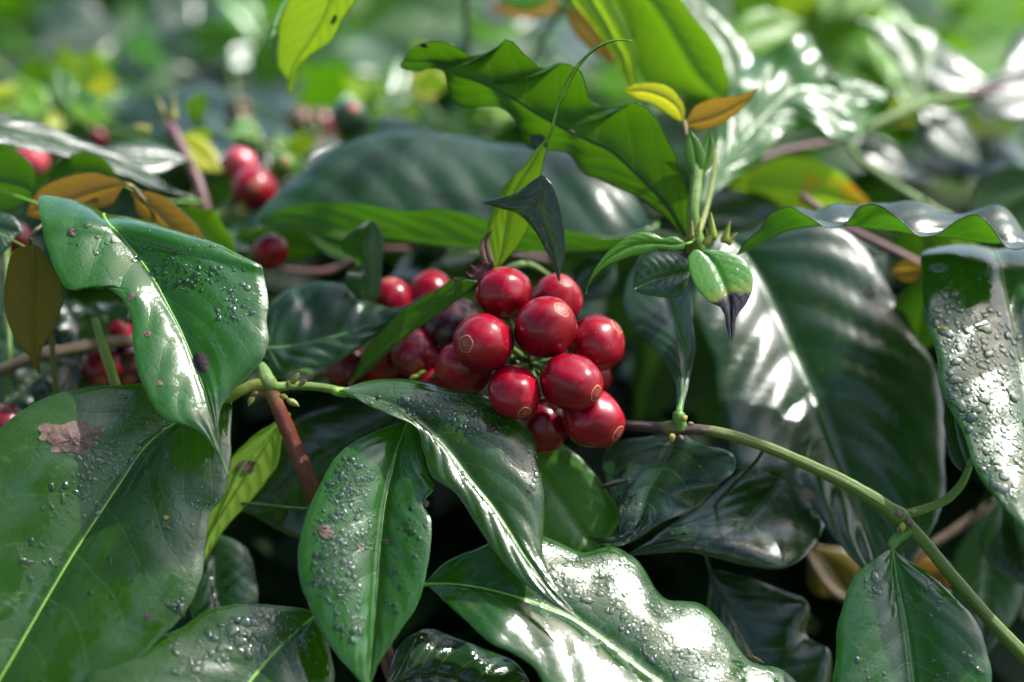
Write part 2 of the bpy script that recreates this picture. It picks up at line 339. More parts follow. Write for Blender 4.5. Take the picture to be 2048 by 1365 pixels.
# ------------------------------------------------------------------ geometry helpers
KPX = SENSOR / FOCAL / 2048.0
MMPX = DIST * KPX * 1000                       # millimetres to a photo pixel in the focus plane
def Pn(a):
    a = np.asarray(a, float)
    z = DIST + a[..., 2] / 1000.0
    x = (a[..., 0] - 1024.0) * KPX * z
    y = (682.5 - a[..., 1]) * KPX * z
    return (np.array(CAM) + x[..., None] * np.array(AX) + y[..., None] * np.array(AU) + z[..., None] * np.array(AF))
def P(px, py, d=0.0): return Vector(Pn(np.array([px, py, d])))
def proj(p):
    q = p - np.array(CAM)
    z = q @ np.array(AF)
    return np.stack([1024 + (q @ np.array(AX)) / z / KPX, 682.5 - (q @ np.array(AU)) / z / KPX, (z - DIST) * 1000], -1)

rng = random.Random(11)
def link(name, verts, faces, mat, parent=None, uvs=None, smooth=True, org=None):
    me = bpy.data.meshes.new(name)
    v = np.asarray(verts, float)
    if org is not None: v = v - np.array(org)
    me.from_pydata(v.tolist(), [], [list(f) for f in faces])
    if uvs is not None:
        ul = me.uv_layers.new(name='UVMap')
        idx = np.empty(len(me.loops), int); me.loops.foreach_get('vertex_index', idx)
        ul.data.foreach_set('uv', np.asarray(uvs, float)[idx].ravel())
    me.materials.append(mat)
    if smooth: me.polygons.foreach_set('use_smooth', [True] * len(me.polygons))
    o = bpy.data.objects.new(name, me)
    sc.collection.objects.link(o)
    if parent is not None: o.parent = parent
    return o

STEMS = {}
def thing(name, label, cat, at, group=None):
    o = bpy.data.objects.new(name, None); sc.collection.objects.link(o)
    o.location = at; o.empty_display_size = 0.01
    o['label'] = label; o['category'] = cat
    if group: o['group'] = group
    return o
def org_of(o):
    while o.parent is not None: o = o.parent
    return o.location

def spline(pts, n, w=None):
    """smooth curve through pts (k x m array) at n samples; also the parameter 0..1"""
    p = np.asarray(pts, float)
    if w is None:
        w = np.linalg.norm(np.diff(p[:, :2], axis=0), axis=1)
    s = np.concatenate([[0], np.cumsum(np.maximum(w, 1e-6))]); s /= s[-1]
    q = np.linspace(0, 1, n)
    m = np.zeros_like(p)
    dl = np.diff(p, axis=0) / np.diff(s)[:, None]
    m[0], m[-1] = dl[0], dl[-1]
    if len(p) > 2:
        h = np.diff(s)
        m[1:-1] = (dl[:-1] * h[1:, None] + dl[1:] * h[:-1, None]) / (h[:-1] + h[1:])[:, None]
    i = np.clip(np.searchsorted(s, q, 'right') - 1, 0, len(s) - 2)
    h = (s[i + 1] - s[i])[:, None]; t = ((q - s[i]) / (s[i + 1] - s[i]))[:, None]
    return ((2 * t**3 - 3 * t**2 + 1) * p[i] + (t**3 - 2 * t**2 + t) * h * m[i] + (-2 * t**3 + 3 * t**2) * p[i + 1] + (t**3 - t**2) * h * m[i + 1]), q

def tube_geo(pts, radii, segs=8, cap=True):
    p = np.asarray(pts, float); n = len(p)
    tg = np.gradient(p, axis=0); tg /= np.linalg.norm(tg, axis=1)[:, None] + 1e-12
    up = np.cross(tg[0], [0.3, 0.5, 0.8]); up /= np.linalg.norm(up)
    V, U = [], []
    ln = np.concatenate([[0], np.cumsum(np.linalg.norm(np.diff(p, axis=0), axis=1))]); ln /= ln[-1]
    for i in range(n):
        up = up - tg[i] * (up @ tg[i]); up /= np.linalg.norm(up) + 1e-12
        sd = np.cross(tg[i], up)
        for k in range(segs):
            a = 2 * math.pi * k / segs
            V.append(p[i] + radii[i] * (math.cos(a) * up + math.sin(a) * sd)); U.append((k / segs, ln[i]))
    F = [(i * segs + k, i * segs + (k + 1) % segs, (i + 1) * segs + (k + 1) % segs, (i + 1) * segs + k) for i in range(n - 1) for k in range(segs)]
    if cap: F += [tuple(range(segs))[::-1], tuple(range((n - 1) * segs, n * segs))]
    return V, F, U
def stem(parent, pts, rad_px, mat, name='stem', segs=12, main=True, nodes=(), n=None):
    """pts (px, py, d); radius in photo pixels at the focus plane, swollen at the nodes"""
    w = Pn(np.array(pts, float))
    c, q = spline(np.concatenate([w, np.array(rad_px, float)[:, None]], 1), n or max(16, len(pts) * 7), np.linalg.norm(np.diff(w, axis=0), axis=1))
    rad = c[:, 3] * MMPX / 1000
    for (nx, ny, amp) in nodes:
        pr = proj(c[:, :3]); d = np.hypot(pr[:, 0] - nx, pr[:, 1] - ny)
        rad = rad * (1 + amp * np.exp(-(d / 16.0) ** 2))
    for i in range(len(rad)): rad[i] *= 1 + 0.09 * noise.noise(Vector(c[i, :3]) * 220) + 0.05 * noise.noise(Vector(c[i, :3]) * 600)
    V, F, U = tube_geo(c[:, :3], rad, segs)
    o = link(name, V, F, ST[mat], parent, U, org=org_of(parent))
    if main: STEMS.setdefault(parent.name, []).append(c[:, :3])
    return o

SPAN = np.linspace(-1, 1, 25)
def leaf(parent, rows, d0=0.0, n=(0, 0.5), mat='dark', rib='green', side='top', ctr=None, arch=0.08, wave=(0.0, 3.0), lump=0.45, quilt=0.25,
         ribr=(6.0, 2.0), drops=(), scars=(), attach=True, hw=None, seed=None, label=None, name='leaf', thick=0.33, nu=12, rim=True, midrib=True, petiole=None, edge=1.0, vee=0.0):
    sd = rng.random() * 100 if seed is None else seed
    k = len(rows)
    A = np.zeros((k, 3, 3))
    for i, row in enumerate(rows):
        for j, e in enumerate(row):
            A[i, j, :len(e)] = e
    if ctr is None: ctr = (A[:, 1, 0].mean(), A[:, 1, 1].mean())
    nz = math.sqrt(max(0.02, 1 - n[0]**2 - n[1]**2))
    A[..., 2] += d0 + ((A[..., 0] - ctr[0]) * n[0] / nz + (ctr[1] - A[..., 1]) * n[1] / nz) * MMPX * (DIST + d0 / 1000) / DIST
    for j in (0, 2): A[:, j, 2] -= vee * np.linalg.norm(A[:, j, :2] - A[:, 1, :2], axis=1) * MMPX
    w = np.linalg.norm(np.diff(A[..., :2], axis=0), axis=2).mean(1)
    tot = w.sum()
    NR = int(min(96, max(28, tot / 8)))
    c, q = spline(A.reshape(k, 9), NR, w)
    C = Pn(c.reshape(NR, 3, 3))
    E1, M, E2 = C[:, 0].copy(), C[:, 1], C[:, 2].copy()
    # margins are never ruled with a spline: small nicks and swellings along both edges
    for E, s_ in ((E1, 3.1), (E2, 7.7)):
        w_ = E - M; l_ = np.linalg.norm(w_, axis=1)
        for i in range(2, NR - 2):
            e = E[i]
            j_ = 0.00045 * noise.noise(Vector((e[0] * 120 + sd + s_, e[1] * 120, e[2] * 120))) + 0.00025 * noise.noise(Vector((e[0] * 330, e[1] * 330 + sd, e[2] * 330 + s_)))
            if l_[i] > 0.002: E[i] = e + w_[i] / l_[i] * j_ * edge
    # eases the samples out to both edges
    ts = np.linspace(-1, 1, 2 * nu + 1)
    T = np.abs(ts)[None, :]
    g = np.where(ts[None, :, None] < 0, M[:, None] + (E1 - M)[:, None] * T[..., None], M[:, None] + (E2 - M)[:, None] * T[..., None])
    # round the fold at the midrib so that it is a valley, not a crease
    def normals(g):
        du = np.gradient(g, axis=1); dv = np.gradient(g, axis=0)
        N = np.cross(du, dv); l = np.linalg.norm(N, axis=2, keepdims=True)
        N = N / (l + 1e-12)
        bad = (l[..., 0] < 1e-12)
        N[0], N[-1] = N[2], N[-3]
        return N
    pr = proj(g)
    a = pr[1:, 1:, :2] - pr[:-1, :-1, :2]; b = pr[1:, :-1, :2] - pr[:-1, 1:, :2]
    area = (a[..., 0] * b[..., 1] - a[..., 1] * b[..., 0]).sum()
    N = normals(g)
    face = (N * (np.array(CAM) - g)).sum(2)
    # which sign of N looks at the camera where most of the leaf shows
    ar = np.abs(a[..., 0] * b[..., 1] - a[..., 1] * b[..., 0])
    maj = np.sign((np.sign(face[:-1, :-1]) * ar).sum())
    sgn = maj if side == 'top' else -maj
    N = N * sgn
    W1 = np.linalg.norm(E1 - M, axis=1)[:, None]; W2 = np.linalg.norm(E2 - M, axis=1)[:, None]
    W = np.where(ts[None, :] < 0, W1, W2)
    v = q[:, None]
    h = arch * W * 4 * T * (1 - T)
    ph = v * NV - T ** 1.35 * VSHIFT
    ends = np.clip(np.minimum(v, 1 - v) * 8, 0, 1)
    h = h + quilt / 1000 * (np.abs(np.sin(math.pi * ph)) ** 0.7 - 0.55) * (4 * T * (1 - T)) ** 0.8 * ends * 1.6
    h = h - 0.0005 * np.exp(-(T / 0.09) ** 2) * ends
    amp, fq = wave
    p1, p2 = (sd * 1.7) % 6.28, (sd * 2.9) % 6.28
    wv = np.where(ts[None, :] < 0, np.sin(6.283 * fq * v + p1), np.sin(6.283 * fq * 1.1 * v + p2))
    h = h + amp / 1000 * wv * T ** 2.2 * ends
    nm = np.array([[noise.noise(Vector((x * 28 + sd, y * 28, z * 28))) + 0.4 * noise.noise(Vector((x * 90, y * 90 + sd, z * 90))) for x, y, z in r] for r in g])
    h = h + lump / 1000 * nm * (0.25 + 0.75 * T) * ends
    g = g + N * h[..., None]
    N2 = normals(g); N2 = N2 * np.sign((N2 * N).sum(2, keepdims=True) + 1e-9)
    org = org_of(parent)
    nc = 2 * nu + 1
    cols = [g]; uu = (ts + 1) / 2
    UU = np.repeat(uu[None], NR, 0); VV = np.repeat(q[:, None], nc, 1)
    G_ = g
    if rim:
        out1 = g[:, 0] - g[:, 1]; out1 /= np.linalg.norm(out1, axis=1)[:, None] + 1e-9
        out2 = g[:, -1] - g[:, -2]; out2 /= np.linalg.norm(out2, axis=1)[:, None] + 1e-9
        th = thick / 1000
        f1, f2 = N2[:, 0], N2[:, -1]
        lip = lambda e, o, f: [e + o * th * 0.35 - f * th * 0.25, e + o * th * 0.30 - f * th * 0.8, e - o * th * 0.5 - f * th]
        l1, l2 = lip(g[:, 0], out1, f1), lip(g[:, -1], out2, f2)
        G_ = np.concatenate([np.stack(l1[::-1], 1), g, np.stack(l2, 1)], 1)
        UU = np.concatenate([np.repeat(UU[:, :1], 3, 1), UU, np.repeat(UU[:, -1:], 3, 1)], 1)
        VV = np.repeat(q[:, None], nc + 6, 1); nc += 6
    ids = np.arange(NR * nc).reshape(NR, nc)
    quad = np.stack([ids[:-1, :-1], ids[:-1, 1:], ids[1:, 1:], ids[1:, :-1]], -1).reshape(-1, 4)
    # orient the faces to the top side
    fn = np.cross(g[1:, nu] * 0 + (g[1:, nu + 1] - g[1:, nu]), g[1:, nu] - g[:-1, nu])
    if (fn * N2[1:, nu]).sum() < 0: quad = quad[:, ::-1]
    o = link(name, G_.reshape(-1, 3), quad, G[mat], parent, np.stack([UU.ravel(), VV.ravel()], 1), org=org)
    if label: o['label'] = label
    # midrib and petiole
    if midrib:
        rr = (ribr[0] + (ribr[1] - ribr[0]) * q) * MMPX / 2200
        mp = g[:, nu] - N2[:, nu] * (rr * 0.45)[:, None]
        path = mp; rad = rr
        pts = STEMS.get(parent.name)
        if attach and pts:
            S = np.concatenate(pts); d = np.linalg.norm(S - mp[0], axis=1); j = int(d.argmin())
            if d[j] > 0.0005:
                a0, a3 = S[j], mp[0]
                tg = mp[0] - mp[1]; tg /= np.linalg.norm(tg) + 1e-9
                a2 = a3 + tg * d[j] * 0.4; a1 = a0 + (a3 - a0) * 0.3
                s = np.linspace(0, 1, 10)[:-1, None]
                pet = (1 - s)**3 * a0 + 3 * (1 - s)**2 * s * a1 + 3 * (1 - s) * s * s * a2 + s**3 * a3
                path = np.concatenate([pet, mp]); pr_ = (petiole or ribr[0] * 1.25) * MMPX / 2000
                rad = np.concatenate([np.linspace(pr_ * 1.25, pr_, len(pet)), rr])
        V, F, U = tube_geo(path, np.maximum(rad, 0.00008), 7)
        link('midrib', V, F, RIB[rib], o, U, org=org)
    o_grid = (g, N2, proj(g))
    if drops: droplets(o, o_grid, drops, org)
    for s_ in scars: scar(o, o_grid, org, *s_)
    return o, o_grid

def blob(p, nrm, r, hgt, segs, rings, jit, st=1.0, ang=0.0):
    """a low dome with an uneven outline sitting on a surface"""
    x = np.cross(nrm, [0.2, 0.9, 0.35]); x /= np.linalg.norm(x) + 1e-9; y = np.cross(nrm, x)
    ca, sa = math.cos(ang), math.sin(ang); x, y = x * ca + y * sa, y * ca - x * sa
    a1, a2, a3 = (rng.uniform(-1, 1) * jit for _ in range(3)); f1, f2, f3 = (rng.random() * 6.28 for _ in range(3))
    V = []
    for i in range(rings):
        f = i / rings
        rad = math.cos(f * math.pi / 2) ** 0.75; z = math.sin(f * math.pi / 2) * hgt
        for k in range(segs):
            th = 6.28318 * k / segs
            rr = r * rad * (1 + (a1 * math.sin(2 * th + f1) + a2 * math.sin(3 * th + f2) + a3 * 0.6 * math.sin(5 * th + f3)) * (1 - 0.3 * f))
            V.append(p + x * (rr * math.cos(th) * st) + y * (rr * math.sin(th) / st) + nrm * z)
    V.append(p + nrm * hgt)
    F = [(i * segs + k, i * segs + (k + 1) % segs, (i + 1) * segs + (k + 1) % segs, (i + 1) * segs + k) for i in range(rings - 1) for k in range(segs)]
    F += [((rings - 1) * segs + k, (rings - 1) * segs + (k + 1) % segs, rings * segs) for k in range(segs)]
    return V, F
def droplets(o, grid, specs, org):
    """specs: (cx, cy, rx, ry, how many, smallest, largest radius in photo px)"""
    g, N, pr = grid
    V, F = [], []
    cell = {}
    for (cx, cy, rx, ry, cnt, r0, r1) in specs:
        made = tries = 0
        ok = np.argwhere(((pr[..., 0] - cx) / rx) ** 2 + ((pr[..., 1] - cy) / ry) ** 2 < 1.0)
        ok = ok[(ok[:, 0] > 1) & (ok[:, 0] < g.shape[0] - 2) & (ok[:, 1] > 0) & (ok[:, 1] < g.shape[1] - 1)]
        if not len(ok): continue
        cnt = int(cnt * 1.35)
        while made < cnt and tries < cnt * 6:
            tries += 1
            i, j = ok[rng.randrange(len(ok))]
            a, b = rng.random() * 0.98, rng.random() * 0.98
            i2, j2 = min(i + 1, g.shape[0] - 1), min(j + 1, g.shape[1] - 1)
            p = (g[i, j] * (1 - a) + g[i2, j] * a) * (1 - b) + (g[i, j2] * (1 - a) + g[i2, j2] * a) * b
            e = proj(p)
            if ((e[0] - cx) / rx) ** 2 + ((e[1] - cy) / ry) ** 2 > rng.random() ** 0.5 * 1.02: continue
            r = (r0 + (r1 - r0) * rng.random() ** 2.6 * 1.15)
            key = (int(e[0] // 24), int(e[1] // 24)); hit = False
            for kx in (-1, 0, 1):
                for ky in (-1, 0, 1):
                    for (qx, qy, qr) in cell.get((key[0] + kx, key[1] + ky), ()):
                        if (qx - e[0]) ** 2 + (qy - e[1]) ** 2 < ((qr + r) * 0.66) ** 2: hit = True
            if hit: continue
            cell.setdefault(key, []).append((e[0], e[1], r)); made += 1
            rm = r * MMPX / 1000
            v, f = blob(p - N[i, j] * 0.00002, N[i, j], rm, rm * rng.uniform(0.28, 0.44), 12, 4, 0.08 + 0.24 * min(1, r / 8), rng.uniform(0.85, 1.25), rng.random() * 6.28)
            b0 = len(V); V += v; F += [tuple(q + b0 for q in w) for w in f]
    if V:
        d = link('water_droplets', V, F, WATER, o, org=org); d['kind'] = 'stuff'
def scar(o, grid, org, x, y, rx, ry, ang, mat, name='leaf_scar', h=0.15, jit=0.25):
    g, N, pr = grid
    d = (pr[..., 0] - x) ** 2 + (pr[..., 1] - y) ** 2
    i, j = np.unravel_index(d.argmin(), d.shape)
    # drape a small ragged patch over the lamina
    segs, rings = 36, 4
    f1, f2, f3 = (rng.random() * 6.28 for _ in range(3))
    V = []
    pts = []
    for k in range(rings + 1):
        for s in range(segs):
            th = 6.28318 * s / segs; rr = (k / rings) * (1 + jit * 1.3 * (noise.noise(Vector((math.cos(th) * 1.2 + f1 * 9, math.sin(th) * 1.2, f2))) + 0.6 * noise.noise(Vector((math.cos(th) * 3.6 + f1 * 9, math.sin(th) * 3.6, f3)))))
            lx, ly = rr * rx * math.cos(th), rr * ry * math.sin(th)
            pts.append((x + lx * math.cos(ang) - ly * math.sin(ang), y + lx * math.sin(ang) + ly * math.cos(ang), k / rings))
    sgn = 1.0 if (N[i, j] @ (np.array(CAM) - g[i, j])) > 0 else -1.0
    flat = pr.reshape(-1, 3); gp = g.reshape(-1, 3); gn = N.reshape(-1, 3)
    for (qx, qy, f) in pts:
        dd = (flat[:, 0] - qx) ** 2 + (flat[:, 1] - qy) ** 2
        nb = np.argpartition(dd, 4)[:4]; wt = 1 / (dd[nb] + 1.0); wt /= wt.sum()
        dep = (flat[nb, 2] * wt).sum(); nn = (gn[nb] * wt[:, None]).sum(0)
        V.append(Pn(np.array([qx, qy, dep])) + nn * sgn * (0.00022 + (0.00016 if mat is SCAB else 0.0) + h / 1000 * (1 - f) * (0.5 + 0.5 * math.sin(qx * 0.7) * math.cos(qy * 0.6))))
    F = [(k * segs + s, k * segs + (s + 1) % segs, (k + 1) * segs + (s + 1) % segs, (k + 1) * segs + s) for k in range(rings) for s in range(segs)]
    link(name, V, F, mat, o, org=org)

PROF = [(0.0, 0.02), (0.07, 0.22), (0.18, 0.62), (0.32, 0.93), (0.46, 1.0), (0.60, 0.93), (0.74, 0.70), (0.85, 0.40), (0.93, 0.16), (1.0, 0.0)]
def qleaf(parent, base, tip, width, d0, n=(0, 0.5), mat='dark', bow=0.0, droop=0.0, fold=0.0, skew=1.0, ripple=0.0, **kw):
    """an ordinary leaf from its base to its tip; bow bends it sideways, droop sinks the tip, fold lifts both edges"""
    bx, by = base; tx, ty = tip
    L = math.hypot(tx - bx, ty - by); ux, uy = (tx - bx) / L, (ty - by) / L; nx, ny = -uy, ux
    rows = []
    for (f, w) in PROF:
        o = bow * 4 * f * (1 - f)
        cx, cy = bx + ux * L * f + nx * o, by + uy * L * f + ny * o
        a = width * 0.5 * w * skew * (1 + ripple * math.sin(f * 17 + base[0])); b = width * 0.5 * w * (2 - skew) * (1 + ripple * math.sin(f * 15 + tip[1]))
        dz = droop * f * f
        rows.append(((cx + nx * a, cy + ny * a, dz - fold * w), (cx, cy, dz), (cx - nx * b, cy - ny * b, dz - fold * w)))
    kw.setdefault('nu', 7)
    return leaf(parent, rows, d0, n, mat, **kw)

def cherry(parent, cx, cy, r, d, nav=None, mat='red', axis=None, asp=1.08, det=1, label=None, navel=True, calyx=True):
    """a coffee cherry: plump drupe with a corky navel at its free end"""
    c = P(cx, cy, d); rw = r * KPX * (DIST + d / 1000)
    if nav is not None:
        ox, oy = (nav[0] - cx) / r, (cy - nav[1]) / r
        k = math.hypot(ox, oy)
        if k > 0.96: ox, oy = ox * 0.96 / k, oy * 0.96 / k
        ax = cdir(ox, oy, math.sqrt(max(0.02, 1 - ox * ox - oy * oy)))
    else: ax = cdir(*(axis or (0.2, -0.6, -0.6)))
    z = np.array(ax); x = np.cross(z, [0.31, 0.2, 0.9]); x /= np.linalg.norm(x); y = np.cross(z, x)
    ns, nr = (40, 30) if det else (22, 16)
    a, b = rw * asp, rw / asp ** 0.3
    V, U = [], []
    sd = rng.random() * 50
    tmax = math.pi * 0.93            # stops under the navel
    for i in range(nr + 1):
        th = 0.05 + (tmax - 0.05) * i / nr
        for k in range(ns):
            ph = 6.28318 * k / ns
            # slightly flattened on two sides (two beans), blunt at the navel, drawn in at the stalk
            rr = math.sin(th) * b * (1 + 0.025 * math.cos(2 * ph))
            zz = -math.cos(th) * a
            if th < 0.5: rr *= 0.86 + 0.28 * th
            wob = 1 + 0.085 * math.sin(th) ** 1.5 * noise.noise(Vector((math.cos(ph) * math.sin(th) * 1.7 + sd, math.sin(ph) * math.sin(th) * 1.7, math.cos(th) * 1.7)))
            V.append(np.array(c) + (x * (rr * math.cos(ph)) + y * (rr * math.sin(ph)) + z * zz) * wob); U.append((k / ns, th / math.pi))
    F = [(i * ns + k, i * ns + (k + 1) % ns, (i + 1) * ns + (k + 1) % ns, (i + 1) * ns + k) for i in range(nr) for k in range(ns)]
    F += [tuple(range(ns))[::-1], tuple(range(nr * ns, nr * ns + ns))]
    o = link('cherry', V, F, CH[mat], parent, U, org=org_of(parent))
    if label: o['label'] = label
    if navel:
        last = np.array(V[nr * ns:nr * ns + ns]); cc = last.mean(0); R0 = np.linalg.norm(last - cc, axis=1).mean()
        prof = [(1.38, -0.10, 1.0), (1.30, 0.010, 0.93), (1.20, 0.045, 0.88), (1.08, 0.020, 0.8), (0.92, 0.028, 0.7), (0.72, 0.055, 0.6), (0.62, 0.035, 0.5), (0.46, 0.06, 0.35), (0.34, 0.11, 0.24), (0.26, 0.11, 0.19), (0.18, 0.04, 0.12), (0.02, 0.03, 0.0)]
        V, U = [], []
        dz0 = a * (math.cos(math.pi * 0.055) - math.cos(math.pi * 0.075)) * 0.0
        for (f, h, uvv) in prof:
            for k in range(36):
                ph = 6.28318 * k / 36
                e = 1 + 0.05 * math.sin(2 * ph + sd) + 0.03 * math.sin(5 * ph + sd * 2)
                rr = f * R0 * e
                # follow the fruit's round end
                t_ = min(0.99, rr / b); zz = a * math.sqrt(1 - t_ * t_)
                V.append(np.array(c) + x * (rr * math.cos(ph)) + y * (rr * math.sin(ph)) + z * (zz + h * R0 * 0.55 + 0.00001)); U.append((k / 36, uvv))
        F = [(i * 36 + k, i * 36 + (k + 1) % 36, (i + 1) * 36 + (k + 1) % 36, (i + 1) * 36 + k) for i in range(len(prof) - 1) for k in range(36)]
        link('navel', V, F, NAVEL, o, U, org=org_of(parent))
    return o, np.array(c) - z * a * 0.95
def pedicel(parent, a, b, r_px=8.0, mat='green'):
    a, b = np.array(a), np.array(b)
    m = (a + b) / 2 + np.array(AU) * 0.0008
    s = np.linspace(0, 1, 8)[:, None]
    pts = (1 - s)**2 * a + 2 * s * (1 - s) * m + s * s * b
    V, F, U = tube_geo(pts, np.linspace(0.8, 1.15, 8) * r_px * MMPX / 1000, 9)
    return link('pedicel', V, F, ST[mat], parent, U, org=org_of(parent))
def bud(parent, x, y, d, L_px, w_px, dx, dy, mat, name='bud_scale', pointed=False):
    a = np.array(P(x, y, d)); dr = np.array(cdir(dx, dy, 0.25)); Ln = L_px * MMPX / 1000
    f = np.linspace(0, 1, 8)
    pts = a + dr * (f * Ln)[:, None] + np.array(AU) * (0.1 * Ln * np.sin(f * 2))[:, None]
    V, F, U = tube_geo(pts, np.maximum(0.00005, ((1 - f) ** 0.85 * np.minimum(1, 0.75 + f * 2) if pointed else np.sin(np.clip(f * 0.85 + 0.15, 0, 1) * math.pi) ** 0.8) * w_px * MMPX / 2000), 8)
    return link(name, V, F, mat, parent, U, org=org_of(parent))

# ------------------------------------------------------------------ the setting: ground and the mass of foliage
def ground():
    n = 64
    xs = np.linspace(-1, 1, n); V = []
    for y in xs:
        for x in xs:
            X, Y = math.copysign(abs(x) ** 2.2, x) * 60, math.copysign(abs(y) ** 2.2, y) * 60 + 0.5
            V.append((X, Y, 0.05 * noise.noise(Vector((X * 0.7, Y * 0.7, 0))) + 0.02 * noise.noise(Vector((X * 4, Y * 4, 3)))))
    F = [(j * n + i, j * n + i + 1, (j + 1) * n + i + 1, (j + 1) * n + i) for j in range(n - 1) for i in range(n - 1)]
    m, t = nt('soil_and_grass'); L = t.links
    oc = nd(t, 'ShaderNodeTexCoord').outputs['Object']
    c = ramp(t, noise_(t, 2.2, 6, 0.65, oc), [(0.36, (0.05, 0.032, 0.018)), (0.5, (0.06, 0.10, 0.02)), (0.7, (0.10, 0.22, 0.03))])
    c = mixc(t, math_(t, 'MULTIPLY', noise_(t, 45, 4, 0.7, oc), 0.6), c, (0.03, 0.035, 0.012))
    p = nd(t, 'ShaderNodeBsdfPrincipled', i_Roughness=0.9); L.new(c, p.inputs['Base Color'])
    b = nd(t, 'ShaderNodeBump', i_Strength=0.8, i_Distance=0.03); L.new(noise_(t, 30, 5, 0.7, oc), b.inputs['Height']); L.new(b.outputs[0], p.inputs['Normal'])
    L.new(p.outputs[0], nd(t, 'ShaderNodeOutputMaterial').inputs[0])
    o = link('ground', V, F, m); o['kind'] = 'structure'
ground()

def leaf_mass(name, label, boxes, mat, seed, pts=None):
    """many single leaves, far or buried, each a bent blade of its own; boxes: (count, px0, px1, py0, py1, d0, d1, length mm)"""
    r = random.Random(seed); V, F, U = [], [], []
    nf = 7; prof = np.array([0.03, 0.55, 0.93, 1.0, 0.82, 0.42, 0.0])
    for (cnt, x0, x1, y0, y1, da, db, lm) in boxes:
        for _ in range(cnt):
            c = np.array(P(r.uniform(x0, x1), r.uniform(y0, y1), r.uniform(da, db))) if pts is None else pts[_]
            az = r.uniform(0, 6.283); pit = r.uniform(-0.75, 0.35); roll = r.uniform(-0.6, 0.6)
            f = np.array([math.cos(az) * math.cos(pit), math.sin(az) * math.cos(pit), math.sin(pit)])
            s = np.cross(f, [0, 0, 1]); s /= np.linalg.norm(s); u = np.cross(s, f)
            s, u = s * math.cos(roll) + u * math.sin(roll), u * math.cos(roll) - s * math.sin(roll)
            L = lm / 1000 * r.uniform(0.7, 1.25); W = L * r.uniform(0.17, 0.23); dr = r.uniform(0.05, 0.4); fo = r.uniform(0.1, 0.5); wv = r.uniform(0, 0.12)
            b = len(V)
            for i in range(nf):
                v = i / (nf - 1)
                m = c + f * (L * (v - 0.5)) - np.array([0, 0, 1]) * (L * dr * v * v)
                for k, t in enumerate((-1, -0.5, 0, 0.5, 1)):
                    V.append(m + s * (W * prof[i] * t) + u * (W * prof[i] * abs(t) * fo + (W * wv * math.sin(v * 21 + k * 1.9) if abs(t) == 1 else 0))); U.append(((t + 1) / 2, v))
            for i in range(nf - 1):
                for k in range(4):
                    q = b + i * 5 + k; F.append((q, q + 1, q + 6, q + 5))
    o = link(name, V, F, G[mat], None, U)
    o['kind'] = 'stuff'; o['label'] = label; o['category'] = 'foliage'
    return o
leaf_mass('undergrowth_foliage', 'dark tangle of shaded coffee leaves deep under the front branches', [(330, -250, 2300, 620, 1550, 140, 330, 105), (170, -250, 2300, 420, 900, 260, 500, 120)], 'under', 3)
leaf_mass('distant_foliage', 'blurred mass of sunlit coffee leaves far behind', [(260, -500, 2600, 60, 560, 420, 900, 130), (300, -300, 1300, -160, 330, 800, 1700, 150), (200, -400, 2600, -200, 150, 1500, 2800, 200)], 'far', 4)
leaf_mass('distant_young_foliage', 'blurred bright lime leaves far behind at upper right', [(420, 1000, 2700, -160, 330, 600, 1500, 150), (260, 900, 2700, -200, 120, 1400, 2600, 200), (40, 100, 900, -100, 150, 800, 1500, 140)], 'farlime', 5)

# unseen leaves added round and over the camera to give dark, broken reflections
def canopy():
    r = random.Random(8); pts = []
    c0 = np.array([0, 0.35, 1.1]); s = np.array(SUN)
    while len(pts) < 3600:
        az = r.uniform(0, 6.283); z = r.uniform(0.12, 1.0); k = math.sqrt(1 - z * z)
        d = np.array([math.cos(az) * k, math.sin(az) * k, z])
        if d @ s > math.cos(R(40)) or (d[1] > 0.35 and z < 0.75): continue
        q = c0 + d * r.uniform(1.6, 2.6)
        for _ in range(30):
            pts.append(q + np.array([r.gauss(0, 0.15), r.gauss(0, 0.15), r.gauss(0, 0.09)]))
    return pts
cp = canopy()
rd_ = random.Random(21); dapple = []
for (x, y, d, t_) in [(350, 1010, 0, 0.36), (300, 1130, -12, 0.40), (1360, 990, 15, 0.36), (1480, 1080, 15, 0.40), (1800, 700, 50, 0.36), (1800, 860, 40, 0.40), (1090, 330, 85, 0.36), (700, 380, 70, 0.40), (1560, 1270, 25, 0.36)]:
    dapple.append(np.array(P(x, y, d) + SUN * t_))  # unseen leaf added on the sun ray to shade this spot
leaf_mass('added_dapple_leaves', 'small unseen leaves added overhead to dapple the coffee branches', [(len(dapple), 0, 0, 0, 0, 0, 0, 50)], 'canopy', 10, dapple)
leaf_mass('added_unseen_foliage', 'unseen leaf canopy added overhead and behind the viewer for dark reflections', [(len(cp), 0, 0, 0, 0, 0, 0, 170)], 'canopy', 9, cp)

BR = 'coffee branches in focus or nearly so'
BB = 'blurred coffee branches behind'
S = (0.40, 0.57)           # a surface turned like this mirrors the sun into the lens

